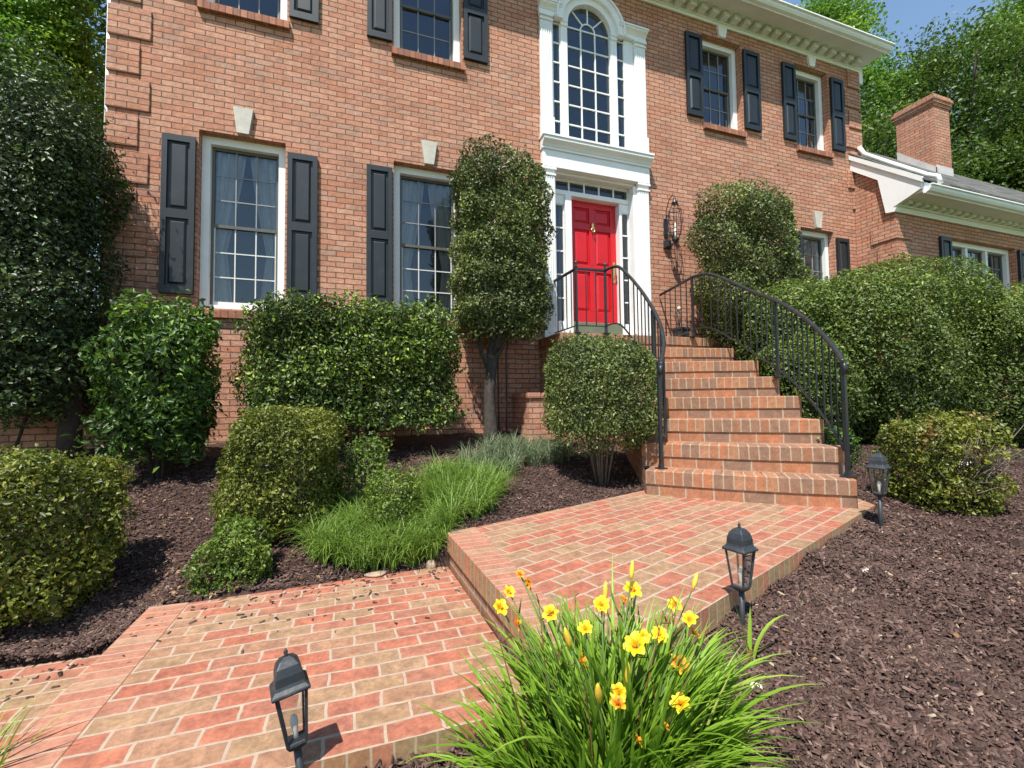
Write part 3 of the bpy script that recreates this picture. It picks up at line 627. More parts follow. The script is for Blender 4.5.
def window(X0, X1, Z0, Z1, yf=0.0, cols=3, rt=3, rb=3, curt=False, key=True, sill=True, lites=1):
    mb = MB(); cw = 0.088; yw = yf+0.13
    y0, y1 = yw-0.022, yw+0.115
    mb.box(X0+.003, X0+cw, y0, y1, Z0+.003, Z1-.003); mb.box(X1-cw, X1-.003, y0, y1, Z0+.003, Z1-.003); mb.box(X0+cw, X1-cw, y0, y1, Z1-cw*1.05, Z1-.003)
    mb.box(X0+cw, X1-cw, y0+0.03, y1, Z0+.003, Z0+0.065)
    for k in range(1, lites):
        xm = X0+cw+(X1-X0-2*cw)*k/lites; mb.box(xm-0.035, xm+0.035, y0+0.01, y1, Z0+.066, Z1-cw*1.05-.001)
    win = mb.build('window', M['white'], house, bevel=0.006)
    fr = MB(); mu = MB(); mu2 = MB(); pn = MB()
    bounds = [X0+cw+(X1-X0-2*cw)*k/lites for k in range(lites+1)]
    for k in range(lites):
        a = bounds[k]+(0.036 if k > 0 else 0); b = bounds[k+1]-(0.036 if k < lites-1 else 0)
        c, d = Z0+0.068, Z1-cw*1.05-0.002; t = 0.030
        ys, ye = yw+0.045, yw+0.085
        fr.box(a+.001, a+t, ys, ye, c, d); fr.box(b-t, b-.001, ys, ye, c, d); fr.box(a+t, b-t, ys, ye, d-t, d); 
        zm = c+(d-c)*rb/(rt+rb)
        fr.box(a+t, b-t, ys-0.005, ye, zm-0.018, zm+0.018)
        mu.box(a+t, b-t, ys+0.002, ye-0.004, c, c+0.045)
        aa, bb = a+t, b-t
        mu.box(aa, aa+0.012, ys+0.008, ye-0.006, c+0.046, zm-0.019); mu.box(bb-0.012, bb, ys+0.008, ye-0.006, c+0.046, zm-0.019)
        for i in range(1, cols):
            xm = aa+(bb-aa)*i/cols; mu.box(xm-0.0065, xm+0.0065, ys+0.012, ye-0.012, c+0.046, zm-0.019); mu2.box(xm-0.0065, xm+0.0065, ys+0.012, ye-0.012, zm+0.019, d-t-.001)
        for (lo, hi, n, mq) in ((c+0.045, zm-0.018, rb, mu), (zm+0.018, d-t, rt, mu2)):
            for j in range(1, n):
                z = lo+(hi-lo)*j/n; mq.box(aa+.013, bb-.013, ys+0.015, ye-0.015, z-0.0065, z+0.0065)
        for (lo, hi, n) in ((c, zm, rb), (zm, d, rt)):
            for i in range(cols):
                for j in range(n):
                    xa, xb, za, zb_ = aa+(bb-aa)*i/cols, aa+(bb-aa)*(i+1)/cols, lo+(hi-lo)*j/n, lo+(hi-lo)*(j+1)/n
                    tx, tz = random.uniform(-.0022, .0022), random.uniform(-.0022, .0022); yp = yw+0.069
                    pn.face([(xa, yp-tx-tz, za), (xb, yp+tx-tz, za), (xb, yp+tx+tz, zb_), (xa, yp-tx+tz, zb_)])
    fr.build('sash', M['taupe'], win); mu.build('muntins', M['muntin'] if curt else M['muntin_u'], win); mu2.build('muntins', M['muntin_u'], win); pn.build('pane', M['glass'], win)
    if sill:
        sb = MB()
        sb.xprism([(yf-0.055, Z0-0.115), (yf-0.002, Z0-0.115), (yf-0.002, Z0-0.012), (yf-0.055, Z0-0.024)], X0-0.03, X1+0.03); sb.xprism([(yf+0.001, Z0-0.05), (yf+0.12, Z0-0.05), (yf+0.12, Z0+0.002), (yf+0.001, Z0-0.010)], X0+0.002, X1-0.002)
        sb.build('sill', M['rowsill'], win, bevel=0.004)
    if key:
        xm = (X0+X1)/2
        kb = MB(); kb.yprism([(xm-0.062, Z1+0.012), (xm+0.062, Z1+0.012), (xm+0.105, Z1+(0.32 if rt == 3 else 0.2)), (xm-0.105, Z1+(0.32 if rt == 3 else 0.2))], yf-0.045, yf+0.05)
        kb.build('keystone', M['stone'] if rt == 3 else M['white'], win, bevel=0.004)
    if curt:
        curtain(X0+0.07, X1-0.07, Z0, Z1-0.08, yw+0.12, -1, win); curtain(X0+0.07, X1-0.07, Z0, Z1-0.08, yw+0.12, 1, win)
    return win
for i, (a, b, c, d) in enumerate(WINS): window(a, b, c, d, curt=True)
for i, (a, b, c, d) in enumerate(UPW): window(a, b, c, d, rt=2, rb=2, key=(i >= 2))
window(*WINGW, yf=WY, cols=2, rt=2, rb=2, key=False, lites=3)
fb = MB(); fb.lathe((1.30, 1.0, -0.3), [(0.36, 0), (0.36, 0.36), (0.30, 0.42), (0.0, 0.44)], 20); fb.build('furniture', M['orangewood'], house)

def shutter(x0, x1, z0, z1, yw=0.0):
    mb = MB(); y0, y1 = yw-0.048, yw-0.006; st = 0.052
    zm = z0+(z1-z0)*0.5
    mb.box(x0, x0+st, y0, y1, z0, z1); mb.box(x1-st, x1, y0, y1, z0, z1)
    for a, b in ((z0, z0+0.085), (zm-0.05, zm+0.05), (z1-0.07, z1)): mb.box(x0+st, x1-st, y0, y1, a, b)
    for a, b in ((z0+0.085, zm-0.05), (zm+0.05, z1-0.07)):
        mb.box(x0+st, x1-st, y0+0.026, y1, a, b)
        g = 0.022
        X0, X1, A, B = x0+st+g, x1-st-g, a+g, b-g; e = 0.022
        yb, yt = y0+0.0255, y0+0.006
        o_ = [(X0, yb, A), (X1, yb, A), (X1, yb, B), (X0, yb, B)]; i_ = [(X0+e, yt, A+e), (X1-e, yt, A+e), (X1-e, yt, B-e), (X0+e, yt, B-e)]
        mb.face(i_)
        for k in range(4): mb.face([o_[k], o_[(k+1) % 4], i_[(k+1) % 4], i_[k]])
    return mb.build('shutter', M['shut'], house, bevel=0.004)
for a, b, c, d in [(0.535, 0.852, 0.09, 1.875), (1.79, 2.118, 0.09, 1.875), (2.69, 3.005, 0.09, 1.885), (3.955, 4.28, 0.09, 1.885),
                   (9.89, 10.20, 0.09, 1.885), (11.105, 11.42, 0.09, 1.885),
                   (0.535, 0.852, 3.57, 5.0), (1.79, 2.118, 3.57, 5.0), (2.69, 3.005, 3.57, 5.0), (3.96, 4.30, 3.59, 5.0),
                   (7.73, 8.06, 3.58, 5.0), (8.965, 9.33, 3.58, 5.0), (9.88, 10.195, 3.57, 5.0), (11.12, 11.45, 3.59, 5.0)]:
    shutter(a, b, c, d)
shutter(12.87, 13.19, 0.62, 1.87, WY); shutter(15.42, 15.74, 0.62, 1.87, WY)

# entrance
def fluted(mb, x0, x1, z0, z1, y0, base=0.16, cap=0.12):
    mb.box(x0, x1, y0, 0.0, z0, z1)
    n = 5; w_ = (x1-x0-0.03)/(2*n-1)
    for i in range(n):
        a = x0+0.015+2*i*w_; mb.box(a, a+w_, y0-0.010, y0-0.0005, z0+base+0.01, z1-cap-0.01)
    mb.box(x0-0.012, x1+0.012, y0-0.022, -0.0005, z0, z0+base); mb.box(x0-0.01, x1+0.01, y0-0.02, -0.0005, z1-cap, z1-cap+0.03)
    mb.box(x0-0.016, x1+0.016, y0-0.026, -0.0005, z1-0.035, z1)
mb = MB()
fluted(mb, 5.105, 5.30, -0.255, 2.25, -0.05); fluted(mb, 6.72, 6.915, -0.255, 2.25, -0.05)
mb.box(5.10, 6.92, -0.075, 0.02, 2.252, 2.50); mb.box(5.085, 6.935, -0.095, 0.0, 2.50, 2.535)
mb.xprism([(-0.095, 2.536), (-0.02, 2.536), (-0.02, 2.655), (-0.165, 2.655), (-0.165, 2.615), (-0.115, 2.57)], 5.085, 6.935)
mb.box(5.07, 6.95, -0.178, 0.0, 2.656, 2.69)
mb.box(5.30, 6.72, 0.0205, 0.24, 2.215, 2.40)           # soffit over the transom
mb.box(5.165, 5.325, 0.0, 0.24, -0.25, 2.214); mb.box(6.66, 6.855, 0.0, 0.24, -0.25, 2.214)   # outer jambs
mb.box(5.325, 6.66, 0.115, 0.24, 1.965, 2.035); mb.box(5.325, 6.66, 0.13, 0.24, 2.195, 2.2145)
mb.box(5.525, 5.628, 0.085, 0.35, -0.25, 1.964); mb.box(6.482, 6.528, 0.125, 0.35, -0.25, 1.964); mb.box(5.525, 6.528, 0.2401, 0.35, 1.965, 2.035)
mb.box(5.3255, 5.5245, 0.13, 0.24, -0.25, 0.045); mb.box(6.5285, 6.6595, 0.13, 0.24, -0.25, 0.045)
mb.box(5.3255, 5.5245, 0.13, 0.24, 1.825, 1.9645); mb.box(6.5285, 6.6595, 0.13, 0.24, 1.825, 1.9645)
sur = mb.build('door_surround', M['white'], house, bevel=0.004)
# transom and sidelights
def lites(name, X0, X1, Z0, Z1, y, nx, nz, parent, bw=0.020):
    m = MB(); p = MB()
    for i in range(1, nx): xm = X0+(X1-X0)*i/nx; m.box(xm-bw/2, xm+bw/2, y-0.015, y+0.02, Z0, Z1)
    for j in range(1, nz): z = Z0+(Z1-Z0)*j/nz; m.box(X0, X1, y-0.012, y+0.018, z-bw/2, z+bw/2)
    e = 0.010
    m.box(X0, X0+e, y-0.016, y+0.021, Z0, Z1); m.box(X1-e, X1, y-0.016, y+0.021, Z0, Z1); m.box(X0, X1, y-0.0155, y+0.0205, Z0, Z0+e); m.box(X0, X1, y-0.0155, y+0.0205, Z1-e, Z1)
    o = m.build(name, M['white'], parent)
    p.face([(X0, y+0.006, Z0), (X1, y+0.006, Z0), (X1, y+0.006, Z1), (X0, y+0.006, Z1)]); p.build('pane', M['glass'], o)
    return o
lites('transom_window', 5.36, 6.655, 2.036, 2.194, 0.16, 5, 1, house)
lites('sidelight', 5.372, 5.522, 0.046, 1.824, 0.16, 1, 5, house)
lites('sidelight', 6.531, 6.655, 0.046, 1.824, 0.16, 1, 5, house)
# door: six raised panels
mb = MB(); DX0, DX1, DZ0, DZ1, DY = 5.63, 6.48, 0.055, 1.963, 0.235
st = 0.10; xm = (DX0+DX1)/2
rails = [(DZ0, DZ0+0.19), (0.86, 0.97), (1.52, 1.62), (DZ1-0.10, DZ1)]
mb.box(DX0, DX0+st, DY, DY+0.045, DZ0, DZ1); mb.box(DX1-st, DX1, DY, DY+0.045, DZ0, DZ1)
for a, b in rails: mb.box(DX0+st, DX1-st, DY, DY+0.045, a, b)
for (a, b) in ((DZ0+0.19, 0.86), (0.97, 1.52), (1.62, DZ1-0.10)):
    mb.box(xm-0.05, xm+0.05, DY, DY+0.045, a, b)
    for X0, X1 in ((DX0+st, xm-0.05), (xm+0.05, DX1-st)):
        mb.box(X0, X1, DY+0.025, DY+0.045, a, b)
        g, e = 0.02, 0.03; yb, yt = DY+0.0245, DY+0.008
        o_ = [(X0+g, yb, a+g), (X1-g, yb, a+g), (X1-g, yb, b-g), (X0+g, yb, b-g)]; i_ = [(X0+g+e, yt, a+g+e), (X1-g-e, yt, a+g+e), (X1-g-e, yt, b-g-e), (X0+g+e, yt, b-g-e)]
        mb.face(i_)
        for k in range(4): mb.face([o_[k], o_[(k+1) % 4], i_[(k+1) % 4], i_[k]])
door = mb.build('door', M['red'], house, bevel=0.004)
k = MB(); k.lathe((xm, DY-0.012, 1.50), [(0.006, 0), (0.02, 0.015), (0.03, 0.05), (0.022, 0.09), (0.03, 0.105), (0.012, 0.14), (0.004, 0.165)], 12); k.tube([(xm-0.028, DY-0.03, 1.555), (xm-0.024, DY-0.035, 1.50), (xm, DY-0.04, 1.475), (xm+0.024, DY-0.035, 1.50), (xm+0.028, DY-0.03, 1.555)], 0.006, 6)
k.build('knocker', M['brass'], door)
k = MB(); k.box(DX1-0.075, DX1-0.03, DY-0.008, DY-0.0005, 0.72, 1.05); k.tube([(DX1-0.052, DY-0.01, 1.0), (DX1-0.052, DY-0.06, 0.98), (DX1-0.052, DY-0.065, 0.86), (DX1-0.052, DY-0.01, 0.77)], 0.009, 8); k.build('handle', M['brass'], door, bevel=0.003)
k = MB(); k.box(5.629, 6.481, 0.10, 0.35, -0.25, 0.05); k.build('threshold', M['green'], house, bevel=0.006)
# palladian window above
ax, az, ar = 5.922, 4.525, 0.368
mb = MB()
fluted(mb, 5.10, 5.29, 2.702, 4.56, -0.045, 0.3, 0.10); fluted(mb, 6.72, 6.915, 2.702, 4.56, -0.045, 0.3, 0.10)
for a, b in ((5.29, 5.312), (5.438, 5.555), (6.29, 6.408), (6.665, 6.72)):
    mb.box(a+.0005, b-.0005, 0.0, 0.12, 2.702, 4.56)
mb.box(5.44, 5.55, -0.022, 0.0, 2.702, 4.56); mb.box(6.295, 6.406, -0.022, 0.0, 2.702, 4.56)
for a, b in ((5.085, 5.43), (6.415, 6.925)):
    mb.box(a, b, -0.055, 0.12, 4.562, 4.62)
    mb.xprism([(-0.055, 4.621), (0.0, 4.621), (0.0, 4.70), (-0.12, 4.70), (-0.12, 4.68), (-0.075, 4.65)], a, b)
    mb.box(a-0.012*(a < 5.2), b+0.012*(b > 6.8), -0.135, 0.0, 4.701, 4.73)
mb.ring(ax, az, ar+0.003, ar+0.10, -0.05, 0.12, 0, math.pi, 32); mb.ring(ax, az, ar+0.10, ar+0.20, -0.10, 0.02, 0, math.pi, 32); mb.ring(ax, az, ar+0.20, ar+0.225, -0.13, 0.0, 0.0, math.pi, 32)
mb.box(ax-ar-0.12, ax-ar, -0.04, 0.12, 4.47, az); mb.box(ax+ar, ax+ar+0.12, -0.04, 0.12, 4.47, az)
pal = mb.build('palladian_window', M['white'], house, bevel=0.003)
m = MB(); bw = 0.019; yq = 0.035
L_, Rr = ax-ar, ax+ar
for i in (1, 2): x_ = L_+(Rr-L_)*i/3; m.box(x_-bw/2, x_+bw/2, yq-0.015, yq+0.02, 2.705, az)
for j in range(0, 6): z = 2.705+(az-2.705)*(j+1)/6 if j < 6 else az; m.box(L_, Rr, yq-0.012, yq+0.017, z-bw/2, z+bw/2)
m.box(L_, Rr, yq-0.02, yq+0.03, 2.703, 2.735)
m.ring(ax, az, ar/3-bw/2, ar/3+bw/2, yq-0.014, yq+0.019, 0.03, math.pi-0.03, 18)
for t in (45, 90, 135):
    c_, s_ = math.cos(R_(t)), math.sin(R_(t)); r0, r1 = ar/3+bw/2, ar
    p = [(ax+c_*r0-s_*bw/2, az+s_*r0+c_*bw/2), (ax+c_*r0+s_*bw/2, az+s_*r0-c_*bw/2), (ax+c_*r1+s_*bw/2, az+s_*r1-c_*bw/2), (ax+c_*r1-s_*bw/2, az+s_*r1+c_*bw/2)]
    m.yprism(p, yq-0.013, yq+0.018)
m.build('muntins', M['white'], pal)
m = MB(); m.face([(L_, yq+0.004, 2.703), (Rr, yq+0.004, 2.703)] + [(ax+ar*1.01*math.cos(R_(t)), yq+0.004, az+ar*1.01*math.sin(R_(t))) for t in range(0, 181, 6)]); m.build('pane', M['glass'], pal)
lites('side_window', 5.313, 5.437, 2.703, 4.50, 0.012, 1, 6, pal); lites('side_window', 6.409, 6.545, 2.703, 4.50, 0.012, 1, 6, pal)
m = MB(); m.box(6.5455, 6.6645, 0.0, 0.12, 2.703, 4.559); m.build('mullion_casing', M['white'], pal, bevel=0.003)

# main cornice
mb = MB()
CX0, CX1 = -0.2, HX1+0.20
mb.box(-0.02, HX1+0.03, -0.03, 0.0, 5.285, 5.455)
mb.box(-0.03, HX1+0.04, -0.05, -0.0305, 5.335, 5.352)
for t in np.arange(0.05, HX1-0.05, 0.233):
    mb.box(t, t+0.12, -0.17, -0.0305, 5.355, 5.438)
cor = mb.build('cornice', M['white'], house, bevel=0.003)
mb = MB(); mb.box(CX0, CX1, -0.42, 0.3, 5.456, 5.49); mb.box(CX0, CX1, -0.445, -0.4205, 5.40, 5.50)
mb.xprism([(0.0, 5.10), (0.3, 5.10), (0.3, 5.45), (0.0, 5.45)], HX1+0.028, HX1+0.16); mb.build('soffit', M['white'], house, bevel=0.004)
mb = MB()
mb.xprism([(-0.446, 5.415), (-0.495, 5.43), (-0.52, 5.465), (-0.52, 5.50), (-0.555, 5.505), (-0.555, 5.525), (-0.51, 5.525), (-0.505, 5.49), (-0.446, 5.49)][::-1], CX0, CX1+0.02)
mb.build('gutter', M['white'], house)
mb = MB()
for sy in (0, 1):
    a = (-0.48, 5.52) if sy == 0 else (8.48, 5.52)
    pts = [(-0.25, a[0], a[1]), (HX1+0.22, a[0], a[1]), (HX1+0.22, 4.0, 8.55), (-0.25, 4.0, 8.55)]
    mb.face(pts if sy == 0 else pts[::-1], 0, [(0, 0), (12.4, 0), (12.4, 5.5), (0, 5.5)])
    mb.face([(p[0], p[1], p[2]-0.05) for p in (pts[::-1] if sy == 0 else pts)], 0)
mb.build('roof', M['shingle'], house)
mb = MB(); mb.tube([(0.002, 0.06, 5.3), (0.002, 0.06, -1.6)], 0.028, 8); mb.build('downspout', M['white'], house)

# wing cornice, rake, roof
GY, GZ, SL = -1.14, 2.56, 0.90
mb = MB()
mb.box(WX0-0.01, WX1, WY-0.03, WY, 2.18, 2.36); mb.box(WX0-0.01, WX1, WY-0.07, WY-0.0305, 2.275, 2.30)
for t in np.arange(WX0+0.1, WX1-0.2, 0.233): mb.box(t, t+0.125, WY-0.16, WY-0.0305, 2.301, 2.36)
mb.build('wing_cornice', M['white'], house, bevel=0.003)
mb = MB(); mb.box(WX0-0.01, WX1, GY+0.03, WY, 2.361, 2.395); mb.box(WX0-0.01, WX1, GY+0.005, GY+0.0295, 2.33, 2.52); mb.build('wing_soffit', M['white'], house, bevel=0.003)
mb = MB()
mb.xprism([(GY+0.004, 2.345), (GY-0.045, 2.36), (GY-0.07, 2.40), (GY-0.07, 2.44), (GY-0.10, 2.445), (GY-0.10, 2.465), (GY-0.055, 2.465), (GY-0.05, 2.43), (GY+0.004, 2.43)][::-1], WX0+0.02, WX1)
mb.build('wing_gutter', M['white'], house)
mb = MB()   # rake board with the eave return
x0, x1 = WX0-0.075, WX0-0.002
mb.xprism([(-0.003, 3.27), (-0.003, 3.535), (GY+0.02, 2.565), (GY+0.02, 2.41), (GY+0.24, 2.33), (WY+0.0, 2.26), (WY-0.06, 2.23), (WY-0.035, 2.175), (-0.575, 2.20), (-0.47, 2.86)][::-1], x0, x1)
mb.xprism([(-0.003, 3.48), (-0.003, 3.56), (GY-0.02, 2.585), (GY-0.02, 2.50)][::-1], x0-0.03, x0-0.001)
mb.build('rake_board', M['white'], house, bevel=0.004)
mb = MB()
yr = lambda x: 1.9-0.6*(x-11.9)/(WX1-11.9)
zr = lambda x: GZ+SL*(yr(x)-GY)
pts = [(WX0-0.10, GY-0.03, GZ), (WX1+0.1, GY-0.03, GZ), (WX1+0.1, yr(WX1), zr(WX1)+0.03), (HX1+0.005, yr(11.9), zr(11.9)+0.03), (HX1+0.005, -0.001, GZ+SL*(-GY)+0.03), (WX0-0.10, -0.001, GZ+SL*(-GY)+0.03)]
mb.face(pts, 0, [(p[0], math.hypot(p[1], p[2]-GZ)*(1 if p[1] > -0.5 else 0)+ (0 if p[1] < -0.5 else 1.1)) for p in pts] if False else [(p[0], (p[1]-GY)*1.32) for p in pts])
mb.face([(p[0], p[1], p[2]-0.03) for p in pts][::-1])
for a, b in zip(pts, pts[1:]+pts[:1]): mb.face([(a[0], a[1], a[2]-0.03), (b[0], b[1], b[2]-0.03), b, a])
bk = [(WX1+0.1, yr(WX1)+0.001, zr(WX1)+0.03), (WX1+0.1, 3.4, 2.5), (HX1+0.005, 3.4, 2.5), (HX1+0.005, yr(11.9)+0.001, zr(11.9)+0.03)]
mb.face(bk, 0, [(p[0], (p[1]-GY)*1.32) for p in bk])
roof = mb.build('wing_roof', M['shingle'], house)
mb = MB()   # downpipe lying on the wing roof
rp = lambda x, y, h: (x, y, GZ+SL*(y-GY)+0.03+h)
mb.tube([(11.80, -0.05, 3.74), rp(11.86, -0.10, 0.06), rp(11.90, -0.5, 0.05), rp(11.95, GY+0.1, 0.05), (11.97, GY-0.04, GZ+0.08), (11.97, GY-0.07, GZ-0.05)], 0.040, 10)
mb.build('downspout', M['white'], house)
# chimney
CHX0, CHX1, CHY0, CHY1 = 15.50, 16.10, 0.62, 1.40
mb = MB(); mb.box(CHX0, CHX1, CHY0, CHY1, 3.2, 5.80)
for i, (e, z) in enumerate(((0.02, 5.802), (0.045, 5.87), (0.065, 5.938), (0.03, 6.006))): mb.box(CHX0-e, CHX1+e, CHY0-e, CHY1+e, z, z+0.066)
ch = mb.build('chimney', M['wall'], house)
mb = MB(); mb.xprism([(CHY0-0.05, GZ+SL*(CHY0-0.05-GY)+0.03), (CHY1, GZ+SL*(CHY1-GY)+0.03), (CHY1, GZ+SL*(CHY1-GY)+0.22), (CHY0-0.05, GZ+SL*(CHY0-0.05-GY)+0.16)][::-1], CHX0-0.016, CHX0-0.002)
mb.box(CHX0-0.016, CHX1+0.01, CHY0-0.02, CHY0-0.002, 3.6, GZ+SL*(CHY0-GY)+0.2); mb.build('flashing', M['flash'], ch)
mb = MB(); mb.box(7.20, 7.31, -0.06, -0.001, 1.28, 1.40); mb.box(7.215, 7.295, -0.075, -0.0605, 1.295, 1.385); mb.build('outlet_box', M['lampmetal'], house, bevel=0.004)

gw = thing('garden_wall', (-4.0, 0.1, -1.7), 'low red brick wall running left from the house behind the dark evergreen', 'wall')
mb = MB(); mb.box(-8.0, -0.03, 0.05, 0.30, -2.4, -0.25); mb.build('wall', M['wall'], gw)
mb = MB(); mb.box(-8.0, -0.03, 0.02, 0.33, -0.249, -0.16); mb.build('coping', M['rowsill'], gw, bevel=0.006)
# ------------------------------------------------------------------ front steps
steps = thing('front_steps', (6.0, -1.9, -1.98), 'curved flight of orange brick steps rising to the red front door', 'steps')
RS = 0.215
PL = [(4.98, -2.50), (5.12, -2.25), (5.26, -1.98), (5.38, -1.72), (5.49, -1.46), (5.58, -1.20), (5.65, -0.95), (5.69, -0.70)]
PR = [(6.09, -3.55), (6.29, -3.37), (6.45, -3.05), (6.65, -2.69), (6.84, -2.30), (7.04, -1.86), (7.22, -1.32), (7.62, -0.72)]
def nose(k, m=10, off=0.0):
    a, b = Vector(PL[k]), Vector(PR[k]); d = b-a; nrm = Vector((d.y, -d.x)).normalized()
    if nrm.y > 0: nrm = -nrm
    return [a+d*(i/m)+nrm*(0.05*math.sin(math.pi*i/m)+off) for i in range(m+1)]
for k in range(7):
    zt = ZL+RS*(k+1); zb = ZL+RS*k-0.02 if k else ZL-0.05
    mb = MB(); A = nose(k); B = nose(min(k+1, 7)); B = [p+(p-q)*0.0 for p, q in zip(B, A)]
    acc = [0.0]
    for i in range(len(A)-1): acc.append(acc[-1]+(A[i+1]-A[i]).length)
    # back line runs a little under the next step
    Bk = [a+(b-a)*1.10 for a, b in zip(A, B)]
    zsplit = zt-0.118
    for i in range(len(A)-1):
        a0, a1, b0, b1 = A[i], A[i+1], Bk[i], Bk[i+1]; s0, s1 = acc[i], acc[i+1]
        rec = 0.012
        n_ = Vector(((a1-a0).y, -(a1-a0).x)).normalized()
        if n_.y > 0: n_ = -n_
        c0, c1 = a0-n_*rec, a1-n_*rec
        mb.face([(c0.x, c0.y, zb), (c1.x, c1.y, zb), (c1.x, c1.y, zsplit), (c0.x, c0.y, zsplit)], 0, [(s0+k*0.07, 0.0), (s1+k*0.07, 0.0), (s1+k*0.07, 0.088), (s0+k*0.07, 0.088)])
        mb.face([(c0.x, c0.y, zsplit), (c1.x, c1.y, zsplit), (a1.x, a1.y, zsplit), (a0.x, a0.y, zsplit)], 1, [(s0, 0.02), (s1, 0.02), (s1, 0.03), (s0, 0.03)])
        u0, u1 = s0+k*0.19, s1+k*0.19
        mb.face([(a0.x, a0.y, zsplit), (a1.x, a1.y, zsplit), (a1.x, a1.y, zt-0.008), (a0.x, a0.y, zt-0.008)], 1, [(u0, 0.03), (u1, 0.03), (u1, 0.15), (u0, 0.15)])
        e0, e1 = a0-n_*0.01, a1-n_*0.01
        mb.face([(a0.x, a0.y, zt-0.008), (a1.x, a1.y, zt-0.008), (e1.x, e1.y, zt), (e0.x, e0.y, zt)], 1, [(u0, 0.15), (u1, 0.15), (u1, 0.16), (u0, 0.16)])
        f0, f1 = e0-n_*0.20, e1-n_*0.20
        mb.face([(e0.x, e0.y, zt), (e1.x, e1.y, zt), (f1.x, f1.y, zt), (f0.x, f0.y, zt)], 1, [(u0, 0.16), (u1, 0.16), (u1, 0.36), (u0, 0.36)])
        mb.face([(f0.x, f0.y, zt), (f1.x, f1.y, zt), (b1.x, b1.y, zt), (b0.x, b0.y, zt)], 0, [(s0, 0.0), (s1, 0.0), (s1, 0.25), (s0, 0.25)])
    for (P0, P1, fl) in ((A[0], Bk[0], False), (A[-1], Bk[-1], True)):
        L_ = (P1-P0).length
        q = [(P1.x, P1.y, -2.3), (P0.x, P0.y, -2.3), (P0.x, P0.y, zt), (P1.x, P1.y, zt)]; uvq = [(L_, -2.3), (0, -2.3), (0, zt), (L_, zt)]
        mb.face(q[::-1] if fl else q, 0, uvq[::-1] if fl else uvq)
    mb.build('step', [M['st_str'], M['st_row']], steps)
mb = MB(); ZP = ZL+RS*8
A = nose(7, 12)
poly = [(p.x, p.y) for p in A] + [(7.62, -0.004), (5.03, -0.004), (5.03, -0.69)]
mb.prism(poly, -2.3, ZP-0.119, 0)
poly2 = [(p.x, p.y-0.012) for p in A] + [(7.63, -0.003), (5.02, -0.003), (5.02, -0.705)]
mb.prism(poly2, ZP-0.118, ZP, 1, 0)
mb.build('porch', [M['st_str'], M['st_row']], steps, bevel=0.006)
mb = MB(); mb.box(4.62, 5.019, -0.62, -0.004, -1.9, -1.10); mb.box(4.60, 5.018, -0.64, -0.003, -1.099, -1.03); mb.build('pedestal', M['wall'], steps, bevel=0.006)

# ------------------------------------------------------------------ railings
def smooth_path(P, n=6):
    P = [Vector(p) for p in P]; out = []
    for i in range(len(P)-1):
        p0, p1, p2, p3 = P[max(i-1, 0)], P[i], P[i+1], P[min(i+2, len(P)-1)]
        for j in range(n):
            t = j/n; out.append(0.5*((2*p1)+(-p0+p2)*t+(2*p0-5*p1+4*p2-p3)*t*t+(-p0+3*p1-3*p2+p3)*t**3))
    out.append(P[-1]); return out
def railing(label, porch_pts, curve, posts_at, newel, flip):
    """porch_pts: top-rail polyline on the porch; curve: top-rail points down the stairs (x,y,z)."""
    root = thing('stair_railing', newel, label, 'railing', 'iron railings of the front steps')
    top = smooth_path(curve, 8)
    H = 0.85
    hr = MB()
    for path in (porch_pts, None):
        if path is not None:
            hr.tube(path, 0.017, 4, square=True); hr.tube([(p[0], p[1], p[2]-0.016) for p in path], 0.010, 4, square=True)
        else:
            hr.tube([tuple(p) for p in top], [0.020]*len(top), 8)
    e = top[-1]; d = (top[-1]-top[-3]).normalized()
    hr.tube([tuple(e), tuple(e+Vector((d.x*0.03, d.y*0.03, -0.03))), tuple(e+Vector((d.x*0.045, d.y*0.045, -0.09)))], [0.020, 0.020, 0.016], 8)
    hr.build('handrail', M['iron'], root)
    br = MB(); br.tube([(p[0], p[1], p[2]-H+0.10) for p in porch_pts], 0.010, 4, square=True)
    br.tube([(p.x, p.y, p.z-H+0.11) for p in top[:-3]], 0.011, 4, square=True); br.build('bottom_rail', M['iron'], root)
    def post(x, y, zt, zb, r=0.021, fin=True):
        m = MB(); m.tube([(x, y, zb), (x, y, zt)], r, 4, square=True)
        m.box(x-0.04, x+0.04, y-0.04, y+0.04, zb, zb+0.012); m.tube([(x, y, zb+0.012), (x, y, zb+0.05)], [r*1.5, r*1.05], 4, square=True)
        if fin: m.lathe((x, y, zt), [(0.018, 0), (0.02, 0.015), (0.012, 0.03), (0.024, 0.055), (0.022, 0.075), (0.006, 0.10)], 10)
        m.build('post', M['iron'], root)
    for (x, y, zt, zb, fin) in posts_at: post(x, y, zt, zb, 0.019, fin)
    # balusters on the porch
    def bal(x, y, z0, z1):
        m = MB(); m.tube([(x, y, z0), (x, y, z1)], 0.0075, 4, square=True); m.build('baluster', M['iron'], root)
    for a, b in zip(porch_pts, porch_pts[1:]):
        a, b = Vector(a), Vector(b); L = (b-a).length; n = max(1, int(L/0.115))
        for i in range(1, n):
            p = a+(b-a)*(i/n); bal(p.x, p.y, p.z-H+0.10, p.z-0.02)
    acc = 0.0
    for i in range(1, len(top)-3):
        acc += (top[i]-top[i-1]).length
        if acc > 0.112:
            acc = 0.0; p = top[i]; bal(p.x, p.y, p.z-H+0.11, p.z-0.015)
    return root
zr0 = 0.59
lc = [(5.69, -0.72, 0.59), (5.73, -0.96, 0.575), (5.735, -1.22, 0.37), (5.665, -1.60, 0.05), (5.545, -1.98, -0.29), (5.38, -2.28, -0.58), (5.17, -2.50, -0.83)]
